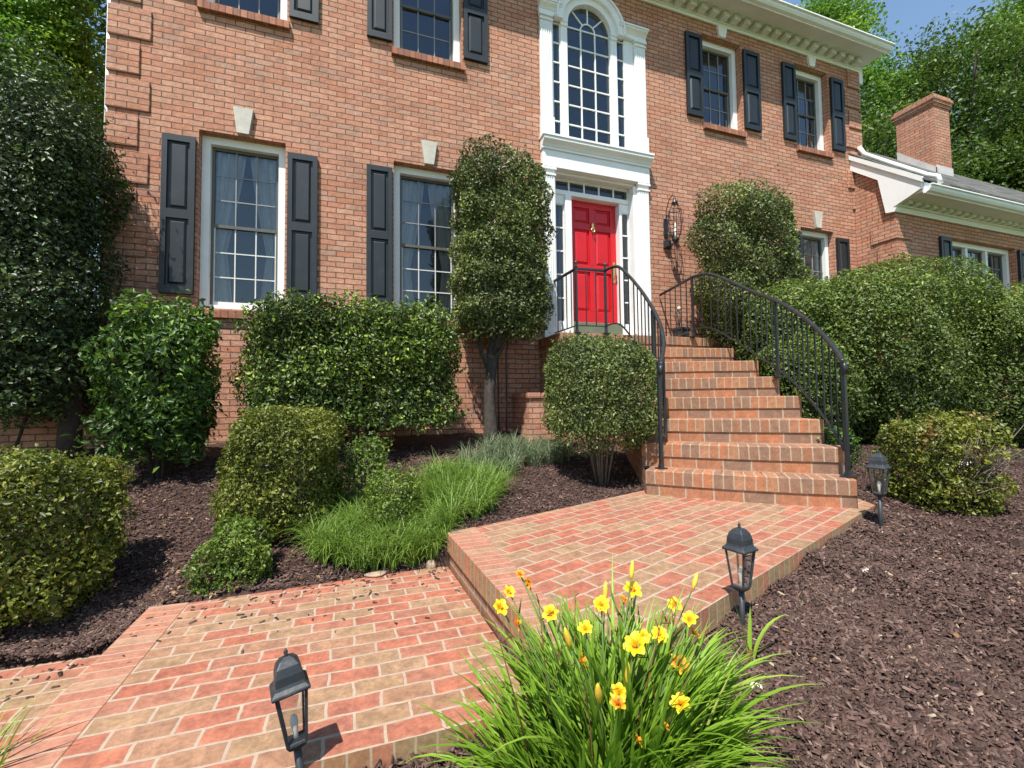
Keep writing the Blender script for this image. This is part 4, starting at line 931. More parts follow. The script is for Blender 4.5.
railing('black iron railing on the left of the brick steps, in front of the red door', [(5.25, -0.03, 0.585), (5.275, -0.69, 0.59), (5.69, -0.72, 0.59)], lc,
        [(5.275, -0.69, 0.60, ZP, True), (5.69, -0.72, 0.60, ZP, True), (5.60, -1.82, -0.17, -0.93, False), (5.145, -2.50, -0.80, ZL+RS, False)], (5.145, -2.50, ZL+RS), 1)
rc = [(7.04, -0.80, 0.59), (7.10, -1.04, 0.575), (7.09, -1.38, 0.40), (6.98, -1.86, 0.13), (6.82, -2.28, -0.07), (6.64, -2.66, -0.28), (6.45, -3.0, -0.50), (6.28, -3.28, -0.72), (6.16, -3.44, -0.87)]
railing('long black iron railing sweeping down the right side of the brick steps', [(7.09, -0.03, 0.52), (7.04, -0.80, 0.59)], rc,
        [(7.04, -0.80, 0.60, ZP, False), (6.80, -2.32, -0.10, -0.92, False), (6.145, -3.45, -0.86, ZL+RS, False)], (6.145, -3.45, ZL+RS), 1)

# ------------------------------------------------------------------ wall lantern, planter
lan = thing('wall_lantern', (7.27, -0.2, 1.33), 'tall black caged lantern on a scroll bracket beside the front door', 'lantern')
cx, cy = 7.27, -0.21
m = MB()
hexr = [(0.045, 1.36), (0.09, 1.46), (0.115, 1.64), (0.095, 1.82), (0.04, 1.93)]
for j in range(6):
    t = 2*math.pi*j/6
    m.tube([(cx+r*math.cos(t), cy+r*math.sin(t), z) for r, z in hexr], 0.006, 5)
for r, z in ((0.09, 1.46), (0.115, 1.64), (0.095, 1.82)):
    m.tube([(cx+r*math.cos(2*math.pi*j/6), cy+r*math.sin(2*math.pi*j/6), z) for j in range(7)], 0.005, 5)
m.lathe((cx, cy, 1.33), [(0.004, -0.05), (0.02, -0.02), (0.06, 0.03), (0.055, 0.04)], 12); m.lathe((cx, cy, 1.92), [(0.05, 0), (0.05, 0.03), (0.015, 0.06), (0.02, 0.09), (0.004, 0.13)], 12)
m.build('cage', M['iron'], lan)
m = MB(); m.tube([(cx, cy, 2.04), (cx, cy+0.04, 2.085), (cx-0.01, cy+0.11, 2.05), (cx-0.02, cy+0.175, 1.90), (cx-0.02, cy+0.202, 1.66)], [0.007]*5, 8)
m.box(cx-0.055, cx+0.015, -0.018, -0.001, 1.46, 1.76); m.tube([(cx-0.02, -0.02, 1.53), (cx-0.015, -0.08, 1.47), (cx, -0.15, 1.40), (cx, cy, 1.35)], 0.008, 6); m.build('bracket', M['iron'], lan)
m = MB(); m.lathe((cx, cy, 1.36), [(0.016, 0), (0.016, 0.17)], 10); m.lathe((cx, cy, 1.53), [(0.010, 0), (0.018, 0.03), (0.012, 0.07), (0.002, 0.10)], 10); m.build('candle', M['bulb'], lan)

pt = thing('planter', (7.31, -0.22, ZP), 'small dark square planter with dried stems at the porch wall', 'planter')
m = MB(); m.lathe((7.31, -0.22, ZP), [(0.10, 0), (0.13, 0.20), (0.145, 0.20), (0.145, 0.235), (0.125, 0.235), (0.12, 0.20)], 4, square=True); m.build('pot', M['pot'], pt, bevel=0.004)
m = MB()
for j in range(7): m.tube([(7.31+random.uniform(-.05, .05), -0.22+random.uniform(-.04, .04), ZP+0.2), (7.29+random.uniform(-.09, .09), -0.2+random.uniform(-.05, .05), ZP+0.45), (7.28+random.uniform(-.1, .1), -0.2+random.uniform(-.06, .06), ZP+random.uniform(.5, .62))], 0.005, 5)
m.build('stems', M['twig'], pt)
m = MB(); m.lathe((7.29, -0.22, ZP+0.50), [(0.002, 0), (0.03, 0.02), (0.035, 0.045), (0.002, 0.07)], 10); m.build('seed_head', M['palestone'], pt)

# ------------------------------------------------------------------ path lamps
def lamp(x, y, zb, h, label, tilt=(0, 0)):
    root = thing('path_lamp', (x, y, zb), label, 'garden lamp', 'garden lamps along the brick path')
    s = h/0.434; ax_ = Vector((tilt[0], tilt[1], 1)).normalized(); q = Vector((0, 0, 1)).rotation_difference(ax_)
    O = Vector((x, y, zb)); yaw = Matrix.Rotation(R_(12), 3, 'Z')
    def T(p): return tuple(O + q @ (yaw @ (Vector((p[0]*0.76, p[1]*0.76, p[2]))*s)))
    def lat(m, prof, n=4, sq=True): 
        t = MB(); t.lathe((0, 0, 0), prof, n, square=sq)
        i0 = len(m.v); m.v += [T(v) for v in t.v]; m.f += [[i+i0 for i in f] for f in t.f]; m.uv += t.uv; m.mi += t.mi; m.sm += t.sm
    m = MB(); m.tube([T((0, 0, -0.12)), T((0, 0, 0.145))], 0.0105*s, 10); m.build('stake', M['lampmetal'], root)
    m = MB(); lat(m, [(0.013, 0.138), (0.018, 0.146), (0.040, 0.156), (0.049, 0.166), (0.046, 0.174), (0.02, 0.175)]); m.build('cup', M['lampmetal'], root, bevel=0.002)
    for sx, sy in ((1, 1), (1, -1), (-1, 1), (-1, -1)):
        m = MB(); m.tube([T((0.031*sx, 0.031*sy, 0.168)), T((0.051*sx, 0.051*sy, 0.318))], 0.0052*s, 4, square=True); m.build('frame_bar', M['lampmetal'], root)
    m = MB()
    for k in range(4):
        c, d = [(1, 1), (1, -1), (-1, -1), (-1, 1)][k], [(1, -1), (-1, -1), (-1, 1), (1, 1)][k]
        m.face([T((0.030*c[0], 0.030*c[1], 0.170)), T((0.030*d[0], 0.030*d[1], 0.170)), T((0.049*d[0], 0.049*d[1], 0.316)), T((0.049*c[0], 0.049*c[1], 0.316))])
    m.build('glass', M['lampglass'], root)
    m = MB(); lat(m, [(0.076, 0.312), (0.092, 0.314), (0.093, 0.322), (0.074, 0.332), (0.068, 0.340), (0.066, 0.362), (0.055, 0.384), (0.036, 0.398), (0.012, 0.405)]); m.build('roof', M['lampmetal'], root, bevel=0.003)
    m = MB(); lat(m, [(0.010, 0.403), (0.006, 0.409), (0.008, 0.416), (0.003, 0.425)], 8, False); m.build('finial', M['lampmetal'], root)
    m = MB(); lat(m, [(0.009, 0.165), (0.009, 0.19), (0.014, 0.215), (0.012, 0.232), (0.003, 0.24)], 10, False); m.build('bulb', M['bulb'], root)
lamp(4.03, -4.455, -2.09, 0.434, 'upright black garden lamp beside the daylilies at the edge of the upper landing')
lamp(5.935, -3.80, -2.0, 0.50, 'weathered garden lamp in the mulch right of the bottom brick step')
lamp(2.405, -4.485, -2.27, 0.43, 'tilted black garden lamp standing in front of the lower brick walkway', (-0.125, 0.03))

# ------------------------------------------------------------------ shrubs
def SH(*a, **k): return shrub(*a, **k)
SH('hedge', (2.58, -0.80, -0.80), (1.09, 0.42, 0.72), 5.5, 60000, 0.038, 'l_hedge', 'clipped rectangular glossy hedge under the two left ground floor windows', 'hedge', lump=0.06, seed=11, stems=16, stemr=0.018, deep=0.55, bare=0.10, stemmat='bark')
SH('column_shrub', (4.29, -0.56, 0.78), (0.585, 0.42, 1.30), 3.6, 50000, 0.037, 'l_holly', 'tall clipped column of small glossy leaves on a bare trunk left of the door', 'shrub', lump=0.05, lfreq=7, seed=12, stems=2, stemr=0.014, deep=0.3, stemmat='bark', base=gz1(4.13, -0.56), spread=0.1)
SH('ball_shrub', (4.82, -2.02, -1.09), (0.495, 0.47, 0.59), 3.3, 46000, 0.026, 'l_ball', 'rounded clipped shrub with bare lower stems beside the foot of the steps', 'shrub', lump=0.03, seed=13, stems=16, stemr=0.011, deep=0.35, bare=0.2, bottom=-0.98, spread=0.3)
SH('boxwood', (2.09, -2.22, -1.66), (0.375, 0.34, 0.44), 3.4, 27000, 0.025, 'l_box', 'squarish clipped yellow green boxwood in front of the long hedge', 'boxwood', lump=0.055, seed=14, stems=8)
SH('boxwood', (1.88, -2.80, -2.04), (0.165, 0.165, 0.21), 2.5, 9000, 0.021, 'l_boxg', 'smallest bright green boxwood at the back edge of the brick walkway', 'boxwood', lump=0.045, lfreq=9, seed=15, stems=6)
SH('boxwood', (0.74, -2.72, -1.79), (0.52, 0.43, 0.43), 3.4, 34000, 0.026, 'l_box', 'broad clipped boxwood at the left beside the lower brick walkway', 'boxwood', lump=0.05, seed=16, stems=9)
SH('camellia_shrub', (0.93, -1.05, -0.95), (0.41, 0.40, 0.78), 3.0, 11500, 0.060, 'l_magn', 'large leaved glossy shrub between the dark tree and the long hedge', 'shrub', lump=0.09, lfreq=6, seed=17, stems=7, deep=0.5, fringe=0.12, stemmat='bark', stemr=0.018, aspect=0.42)
SH('holly_tree', (-0.44, -0.55, 0.20), (0.72, 0.62, 2.02), 2.4, 80000, 0.040, 'l_dark', 'dark dense evergreen tree on one trunk at the left corner of the house', 'tree', lump=0.13, lfreq=4, seed=18, stems=1, stemr=0.014, deep=0.6, fringe=0.1, stemmat='bark', bottom=-0.76, base=gz1(0.08, -0.6))
SH('tall_shrub', (7.98, -0.92, 0.72), (0.82, 0.47, 1.30), 2.9, 54000, 0.037, 'l_holly', 'tall leafy shrub right of the wall lantern behind the curved railing', 'shrub', lump=0.09, lfreq=5, seed=19, stems=6, deep=0.4, stemmat='bark', stemr=0.02, fringe=0.1)
SH('mound_shrub', (2.83, -2.55, -1.90), (0.20, 0.20, 0.25), 2.4, 7000, 0.020, 'l_boxg', 'little rounded bright shrub growing out of the long grass clump', 'shrub', lump=0.04, lfreq=9, seed=20, stems=4)
SH('sparse_shrub', (2.62, -2.02, -1.66), (0.20, 0.2, 0.28), 2.4, 3600, 0.026, 'l_boxg', 'thin half bare shrub between the square boxwood and the grass', 'shrub', lump=0.06, lfreq=9, seed=21, stems=16, stemr=0.006, deep=0.9)
SH('boxwood', (6.96, -3.58, -1.68), (0.40, 0.32, 0.37), 3.2, 13000, 0.031, 'l_burn', 'scorched boxwood with bare twigs and brown patches right of the garden lamp', 'boxwood', lump=0.05, lfreq=6, seed=22, stems=22, stemr=0.007, deep=0.5, holes=0.35)
SH('low_shrub', (6.62, -2.90, -1.58), (0.26, 0.25, 0.22), 2.4, 3200, 0.030, 'l_magn', 'low leafy plant beside the right edge of the lower steps', 'plant', lump=0.05, lfreq=9, seed=26, stems=6, stemr=0.005, deep=0.8)
def tree_trunk_add(root, pts, r, limbs=()):
    m = MB(); m.tube(pts, r, 10)
    for l in limbs: m.tube(l, [0.036, 0.026, 0.016, 0.008][:len(l)], 7)
    m.build('trunk', M['bark'], root)
for o in list(bpy.data.objects):
    if o.name.startswith('column_shrub') and o.type == 'EMPTY': tree_trunk_add(o, [(4.13, -0.6, -1.66), (4.125, -0.6, -1.5), (4.11, -0.6, -1.05), (4.15, -0.58, -0.62), (4.22, -0.56, 0.0), (4.3, -0.56, 0.8)], [0.115, 0.085, 0.066, 0.070, 0.05, 0.02], [[(4.14, -0.59, -0.72), (4.30, -0.62, -0.42), (4.48, -0.62, -0.1), (4.6, -0.6, 0.4)], [(4.13, -0.6, -0.80), (4.02, -0.55, -0.5), (3.93, -0.52, 0.0)], [(4.15, -0.6, -0.6), (4.22, -0.72, -0.3), (4.3, -0.78, 0.2)]])
    if o.name.startswith('holly_tree') and o.type == 'EMPTY': tree_trunk_add(o, [(0.07, -0.6, -1.66), (0.07, -0.6, -1.2), (0.0, -0.58, -0.3), (-0.2, -0.55, 1.2)], [0.10, 0.082, 0.08, 0.05])

# big mounded hedge on the right made of several overlapping plants
def big_hedge():
    root = thing('mounded_hedge', (9.4, -1.95, gz1(9.4, -1.9)), 'large dark mounded hedge in front of the side wing, right of the steps', 'hedge')
    Vs, Fs, Ts, off = [], [], [], 0
    for i, (c, abc, n) in enumerate([((9.6, -1.75, -0.65), (1.65, 0.85, 1.42), 60000), ((8.15, -1.60, -0.68), (0.85, 0.65, 1.05), 24000), ((11.5, -2.2, -0.85), (1.75, 0.85, 1.18), 60000), ((7.55, -1.95, -1.02), (0.50, 0.55, 0.62), 10000)]):
        q, nr = superell(n, *abc, 2.25, 200+i, -0.98)
        q = q*np.clip(1-np.abs(rng.normal(0, 0.10, len(q))), 0.4, 1.1)[:, None]; q += nr*(lumps(q, 0.10, 3.2, 300+i)+lumps(q, 0.04, 10, 310+i))[:, None]
        ki = rng.integers(0, len(q), int(n*0.4)); q = np.concatenate([q, q[ki]*rng.uniform(0.55, 0.9, (len(ki), 1))]); nr = np.concatenate([nr, unit(rng.normal(0, 1, (len(ki), 3)))])
        P = q+np.array(c)
        V, F = leaf_arrays(P, nr, 0.042, 0.55, 0.8, up=0.4)
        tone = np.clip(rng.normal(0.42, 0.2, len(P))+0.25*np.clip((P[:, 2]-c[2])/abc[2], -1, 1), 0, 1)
        Vs.append(V); Fs.append(F+off); Ts.append(np.repeat(tone, 4)); off += len(V)
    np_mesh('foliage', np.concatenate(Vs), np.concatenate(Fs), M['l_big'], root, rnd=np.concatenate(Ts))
    m = MB()
    for i in range(26):
        x = random.uniform(7.4, 12.2); y = random.uniform(-2.1, -1.5); z = gz1(x, y)
        m.tube([(x, y, z-0.05), (x+random.uniform(-.2, .2), y+random.uniform(-.2, .2), z+0.5), (x+random.uniform(-.5, .5), y+random.uniform(-.4, .4), z+1.1)], [0.025, 0.02, 0.008], 6)
    m.build('stems', M['bark'], root)
big_hedge()
# scorched boxwood: bare twigs at the front
def bare_twigs():
    root = [o for o in bpy.data.objects if o.get('label', '').startswith('scorched boxwood')][0]
    m = MB()
    for i in range(60):
        x0, y0, z0 = 7.00+random.uniform(-.2, .2), -3.70+random.uniform(-.1, .1), -1.85+random.uniform(-.1, .1)
        x1, y1, z1 = 7.00+random.uniform(-.42, .42), -3.90+random.uniform(-.08, .1), -1.62+random.uniform(-.2, .26)
        m.tube([(x0, y0, z0), ((x0+x1)/2+random.uniform(-.05, .05), (y0+y1)/2-0.03, (z0+z1)/2+random.uniform(-.04, .04)), (x1, y1, z1)], [0.006, 0.004, 0.002], 5)
    m.build('bare_twigs', M['twig'], root)
bare_twigs()

# ------------------------------------------------------------------ trees behind
def tree(name, base, crown_c, abc, nclump, per, csize, lsize, mat, label, seed, trunk_r=0.25, group='trees around the house', gap=0.0):
    root = thing(name, base, label, 'tree', group)
    g = np.random.default_rng(seed); a = np.array(abc); c = np.array(crown_c)
    d = unit(g.normal(0, 1, (nclump, 3))); rr = g.uniform(0.45, 1.0, nclump)**0.5
    rr = rr*(1+lumps(d*3, 0.18, 1.2, seed+3))
    C = c + d*rr[:, None]*a
    cs = csize*g.uniform(0.6, 1.35, nclump)
    n = nclump*per
    idx = np.repeat(np.arange(nclump), per)
    q = unit(g.normal(0, 1, (n, 3)))*(g.uniform(0, 1, n)**0.45)[:, None]*np.array([1.0, 1.0, 0.55])
    P = C[idx] + q*cs[idx][:, None]
    V, F = leaf_arrays(P, unit(q+np.array([0, 0, 0.6])), lsize, 0.6, 0.8, up=0.3)
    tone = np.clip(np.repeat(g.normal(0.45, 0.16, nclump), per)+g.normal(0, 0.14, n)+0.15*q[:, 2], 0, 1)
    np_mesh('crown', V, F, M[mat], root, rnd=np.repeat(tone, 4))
    m = MB(); b = Vector(base)
    t1 = b+(Vector(crown_c)-b)*0.55; m.tube([tuple(b-Vector((0, 0, 0.3))), tuple(b+(t1-b)*0.5+Vector((0.1, 0, 0))), tuple(t1), tuple(Vector(crown_c)+Vector((0, 0, abc[2]*0.5)))], [trunk_r*1.15, trunk_r, trunk_r*0.75, trunk_r*0.2], 9)
    for i in range(9):
        e = C[int(g.integers(nclump))]; s = t1 + (Vector(crown_c)-t1)*g.uniform(0, .6)
        m.tube([tuple(s), tuple(s+(Vector(e)-s)*0.5+Vector((0, 0, 0.2))), tuple(e)], [trunk_r*0.4, trunk_r*0.25, trunk_r*0.06], 6)
    m.build('trunk', M['bark'], root)
    return root
tree('leafy_tree', (-1.0, 0.8, -1.6), (-1.02, 0.75, 2.75), (0.62, 0.5, 2.2), 520, 130, 0.24, 0.046, 'l_lime', 'bright lime green tree rising behind the dark evergreen at the left', 41, 0.12)
tree('leafy_tree', (-5.5, 6.5, -1.6), (-4.6, 6.0, 6.5), (3.0, 2.4, 5.5), 240, 110, 0.75, 0.13, 'l_tree', 'taller broad tree far behind the lime green one at the left edge', 42, 0.25)
tree('leafy_tree', (24.5, 10, -1.5), (24.8, 10, 13.2), (3.4, 3.0, 6.2), 170, 200, 1.15, 0.17, 'l_lime', 'feathery pale tree rising behind the right end of the main roof', 43, 0.3)
tree('leafy_tree', (22, 6.5, -1.5), (22.3, 6.6, 5.6), (3.3, 2.5, 5.2), 180, 200, 1.2, 0.16, 'l_tree', 'dark tree between the main roof and the chimney', 44, 0.35)
tree('leafy_tree', (31, 8.0, -1.5), (30.5, 7.6, 10.6), (5.2, 3.6, 6.0), 270, 200, 1.3, 0.17, 'l_tree', 'broad green tree directly behind the brick chimney', 45, 0.45)
tree('leafy_tree', (34, 5.0, -1.5), (33.0, 4.8, 7.0), (4.6, 3.4, 6.2), 300, 190, 1.3, 0.17, 'l_tree', 'big spreading tree at the right edge behind the wing roof', 46, 0.5)
tree('leafy_tree', (42, 8.0, -1.5), (41.0, 8, 17.5), (3.6, 4.0, 7.5), 190, 190, 1.5, 0.2, 'l_lime', 'tall light green treetop above the others at the upper right', 47, 0.5)
# ------------------------------------------------------------------ blades (grass, daylilies)
def blades(P, hdir, L, W, bend, seg=5, lift=1.1, mat=None, curl=1.0, rnd=None):
    """arching strap leaves: P base points, hdir horizontal unit directions, L lengths, W widths, bend 0..1"""
    n = len(P); up = np.array([0, 0, 1.0])
    t = np.linspace(0, 1, seg+1)
    th0 = np.arctan2(lift, 1.0)*(1-0.0*bend)
    ang = (np.pi/2 - 0.12 - (1-np.clip(lift, 0, 1))*0.5)[:, None] if isinstance(lift, np.ndarray) else np.full((n, 1), 1.35)
    A = ang - bend[:, None]*2.6*t[None]**1.25*curl
    dl = (L/seg)[:, None]
    hx = np.concatenate([np.zeros((n, 1)), np.cumsum(np.cos(A[:, :-1])*dl, 1)], 1); hz = np.concatenate([np.zeros((n, 1)), np.cumsum(np.sin(A[:, :-1])*dl, 1)], 1)
    cen = P[:, None, :] + hdir[:, None, :]*hx[..., None] + up*hz[..., None]
    side = np.cross(hdir, up)[:, None, :]
    wprof = np.interp(t, [0, 0.25, 0.7, 1], [0.65, 1, 0.8, 0.02])[None, :, None]*W[:, None, None]*0.5
    nrm = -hdir[:, None, :]*np.sin(A)[..., None] + up*np.cos(A)[..., None]
    lft = cen + side*wprof + nrm*wprof*0.55; rgt = cen - side*wprof + nrm*wprof*0.55
    V = np.stack([lft, cen, rgt], 2).reshape(-1, 3)      # n,(seg+1),3
    base = (np.arange(n)*(seg+1)*3)[:, None]
    F = []
    for k in range(seg):
        for s in (0, 1):
            a = k*3+s; F.append(np.concatenate([base+a, base+a+1, base+a+4, base+a+3], 1))
    F = np.concatenate(F, 0)
    rn = np.repeat(rng.uniform(0, 0.97, n) if rnd is None else rnd, (seg+1)*3)
    return V, F, rn

def liriope(name, regions, n, Lr, W, mat, label, kind=True, seed=1):
    g = np.random.default_rng(seed); pts = []
    for (cx, cy, rx, ry, k) in regions:
        m = int(k*n); a = g.uniform(0, 6.283, m); r = np.sqrt(g.uniform(0, 1, m)); pts.append(np.stack([cx+rx*r*np.cos(a), cy+ry*r*np.sin(a)], 1))
    P2 = np.concatenate(pts)
    # tufts
    tc = P2[g.choice(len(P2), max(20, len(P2)//45), replace=False)]
    near = np.argmin(((P2[:, None]-tc[None])**2).sum(-1), 1)
    ctr = tc[near]; P2 = ctr+(P2-ctr)*0.55
    out = P2-ctr; az = np.arctan2(out[:, 1], out[:, 0])+g.normal(0, 1.0, len(P2))
    h = np.stack([np.cos(az), np.sin(az), 0*az], 1)
    P = np.concatenate([P2, (gz(P2[:, 0], P2[:, 1])-0.01)[:, None]], 1)
    L = g.uniform(*Lr, len(P)); bend = g.uniform(0.25, 1.15, len(P))
    V, F, rn = blades(P, h, L, np.full(len(P), W)*g.uniform(0.7, 1.2, len(P)), bend, 5, rnd=np.clip(g.normal(0.5, 0.22, len(P)), 0, 1))
    o = np_mesh(name, V, F, M[mat], rnd=rn); 
    return o
o = liriope('grass', [(2.68, -2.62, 0.42, 0.34, 0.42), (3.15, -2.45, 0.42, 0.42, 0.38), (3.35, -2.2, 0.4, 0.3, 0.2), (2.95, -2.9, 0.22, 0.10, 0.08)], 9500, (0.13, 0.40), 0.0056, 'grass', '', seed=51)
tag(o, 'mass of bright green grassy leaves beside the brick landing', 'grass', kind='stuff')
o = liriope('pale_grass', [(4.35, -1.25, 0.50, 0.30, 0.7), (3.8, -1.6, 0.3, 0.25, 0.3)], 2200, (0.2, 0.36), 0.006, 'palegrass', '', seed=52)
tag(o, 'pale grey green grassy leaves in the shade under the column shrub', 'grass', kind='stuff')

def flower_mesh(c, face, R, npet=6, orange=False, parent=None, seed=0, double=False):
    g = random.Random(seed); face = Vector(face).normalized(); a = face.orthogonal().normalized(); b = face.cross(a); c = Vector(c)
    V, F, T = [], [], []
    for ring in range(2 if double else 1):
        for k in range(npet):
            th = 2*math.pi*k/npet+ring*0.5+g.uniform(-.1, .1); rad = a*math.cos(th)+b*math.sin(th); tan = -a*math.sin(th)+b*math.cos(th)
            wd = R*(0.42 if k % 2 == 0 else 0.28); rr = R*(1 if ring == 0 else 0.7)*g.uniform(0.85, 1.1); i0 = len(V); nU, nW = 6, 4
            for u in range(nU+1):
                t = u/nU
                cen = c + rad*rr*(0.08+0.92*t) + face*R*(0.55*t**0.7 - 0.55*t*t*g.uniform(0.8, 1.1)) - face*R*0.35*(1-t)
                ww = wd*math.sin(math.pi*(0.12+0.82*t))**0.8
                for v in range(nW+1):
                    s = v/nW*2-1
                    V.append(cen+tan*ww*s+face*R*0.10*s*s+face*R*0.05*math.sin(9*t+3*s+k)*abs(s)); T.append(min(1, max(0, (t*1.1-0.1)+g.uniform(-.08, .08))))
            for u in range(nU):
                for v in range(nW):
                    q = i0+u*(nW+1)+v; F.append((q, q+1, q+nW+2, q+nW+1))
    for k in range(5):   # stamens
        th = 2*math.pi*k/5; i0 = len(V); e = c+face*R*0.5+(a*math.cos(th)+b*math.sin(th))*R*0.14
        w_ = a*0.0012
        V += [c-w_, c+w_, e+w_*2, e-w_*2]; T += [0.5]*4; F.append((i0, i0+1, i0+2, i0+3))
    return np_mesh('flower', np.array([tuple(v) for v in V]), np.array(F), M['petal_o' if orange else 'petal'], parent, rnd=T, smooth=True)

def daylily():
    cx, cy = 3.17, -4.85; zb = -2.24
    root = thing('daylily', (cx, cy, zb), 'big daylily clump with yellow flowers in front of the brick landing', 'flowering plant')
    g = np.random.default_rng(61); nf = 100; per = 13; n = nf*per
    fa = g.uniform(0, 6.283, nf); fr_ = np.sqrt(g.uniform(0, 1, nf))*0.24
    fx, fy = cx+fr_*np.cos(fa)*1.05, cy+fr_*np.sin(fa)*0.75
    fo = fa+g.normal(0, 0.8, nf)                       # each fan's own plane
    idx = np.repeat(np.arange(nf), per); k = np.tile(np.linspace(-1, 1, per), nf)
    P = np.stack([fx[idx]+0.012*k*np.cos(fo[idx]), fy[idx]+0.012*k*np.sin(fo[idx]), np.zeros(n)], 1); P[:, 2] = gz(P[:, 0], P[:, 1])-0.01
    az = fo[idx]+np.where(k < 0, math.pi, 0)+g.normal(0, 0.4, n)
    # outer fans lean away from the middle of the clump
    lean = np.stack([np.cos(az)*np.abs(k)*0.6+np.cos(fa[idx])*fr_[idx]*3.2, np.sin(az)*np.abs(k)*0.6+np.sin(fa[idx])*fr_[idx]*3.2, 0*az], 1)
    h = unit(lean+g.normal(0, 0.05, (n, 3))*np.array([1, 1, 0]))
    L = g.uniform(0.28, 0.50, n)*(0.75+0.25*np.abs(k))*(1.36-1.6*fr_[idx]); bend = np.clip(0.14+np.linalg.norm(lean, axis=1)*0.36+g.normal(0, 0.16, n), 0.04, 1.15)
    V, F, rn = blades(P, h, L, g.uniform(0.009, 0.018, n), bend, 9, rnd=np.clip(g.normal(0.48, 0.26, n), 0, 1))
    np_mesh('leaves', V, F, M['lily'], root, rnd=rn)
    C_ = Vector((2.52885, -5.93098, -1.16874))
    FL = FLOWERS; st = MB(); sc_ = []
    for i, (kind, x, y, z, R) in enumerate(FL):
        p = Vector((x, y, z)); b = Vector((cx+(x-cx)*0.25+random.uniform(-.03, .03), cy+(y-cy)*0.2, zb+0.02))
        mid = b+(p-b)*0.55+Vector(((x-cx)*-0.08, 0, 0.05))
        out = (p-mid).normalized()
        st.tube([tuple(b), tuple(mid), tuple(p-out*0.01)], [0.0034, 0.0028, 0.0022], 6)
        if random.random() < 0.5:
            q = mid+(p-mid)*0.7; st.tube([tuple(q), tuple(q+Vector((random.uniform(-.04, .04), random.uniform(-.03, .03), 0.045)))], [0.0026, 0.0018], 5)
        to = (Vector((2.6, -5.9, -0.6))-p).normalized()
        if kind == 'f':
            flower_mesh(p, (to+Vector((random.uniform(-.5, .5), random.uniform(-.2, .2), random.uniform(-.1, .5)))), R, 6, False, root, i, False)
        elif kind == 'd': flower_mesh(p, (to+Vector((0.1, 0, 0.25))), R, 8, False, root, i, True)
        elif kind == 'o': flower_mesh(p, (to*0.4+Vector((random.uniform(-.9, .9), 0, random.uniform(-.3, .5)))), R, 6, True, root, i, False)
        else:
            m = MB(); dd = (out+Vector((0, 0, 0.5))).normalized()
            m.lathe(tuple(p), [(0.003, -0.005), (0.006, 0.008), (0.008, 0.02), (0.0075, 0.034), (0.0045, 0.047), (0.001, 0.054)], 9, ax=dd)
            m.build('bud', M['bud'], root)
    st.build('stems', M['scape'], root)
    dr = MB()
    for i in range(9):
        x, y = cx+random.uniform(-.26, .26), cy+random.uniform(-.1, .12); t = Vector((x+random.uniform(-.14, .14), y+random.uniform(-.05, .1), zb+random.uniform(.34, .56)))
        m_ = Vector((x, y, zb)).lerp(t, .6)+Vector((random.uniform(-.02, .02), 0, 0.02)); dr.tube([(x, y, zb), tuple(m_), tuple(t)], [0.0024, 0.0019, 0.0012], 5)
        for q in range(2):
            b = m_.lerp(t, random.uniform(.4, 1)); dr.tube([tuple(b), tuple(b+Vector((random.uniform(-.035, .035), random.uniform(-.02, .02), random.uniform(-.005, .03))))], [0.0014, 0.0019], 5)
    dr.build('dry_stems', M['litter'], root)
FLOWERS = [
    ('f', 3.045, -4.760, -1.745, 0.024),
    ('f', 3.120, -4.820, -1.770, 0.022),
    ('d', 3.205, -4.760, -1.745, 0.026),
    ('f', 3.330, -4.780, -1.850, 0.024),
    ('f', 3.150, -4.930, -1.880, 0.024),
    ('f', 3.400, -4.760, -1.870, 0.024),
    ('o', 2.987, -4.680, -1.658, 0.015),
    ('o', 3.012, -4.680, -1.687, 0.017),
    ('f', 2.953, -4.680, -1.704, 0.019),
    ('f', 2.869, -4.860, -1.659, 0.022),
    ('o', 2.912, -4.860, -1.702, 0.020),
    ('f', 3.365, -4.680, -1.755, 0.030),
    ('b', 3.359, -4.680, -1.720, 0.010),
    ('b', 3.264, -4.680, -1.773, 0.010),
    ('o', 3.332, -4.680, -1.781, 0.017),
    ('f', 3.520, -4.680, -1.825, 0.027),
    ('f', 3.427, -4.860, -1.779, 0.024),
    ('b', 3.597, -4.680, -1.785, 0.010),
    ('d', 3.325, -4.860, -1.803, 0.024),
    ('f', 3.247, -4.860, -1.818, 0.035),
    ('o', 3.443, -4.860, -1.818, 0.023),
    ('o', 3.392, -4.860, -1.896, 0.030),
    ('o', 3.088, -4.860, -1.827, 0.023),
    ('b', 3.054, -4.860, -1.788, 0.010),
    ('b', 3.220, -4.860, -1.912, 0.010),
    ('b', 3.044, -5.020, -1.826, 0.010),
    ('o', 3.092, -5.020, -1.839, 0.020),
    ('f', 3.260, -5.020, -1.876, 0.024),
    ('o', 3.216, -5.020, -1.918, 0.015),
    ('o', 3.142, -5.020, -1.931, 0.015),
]
daylily()

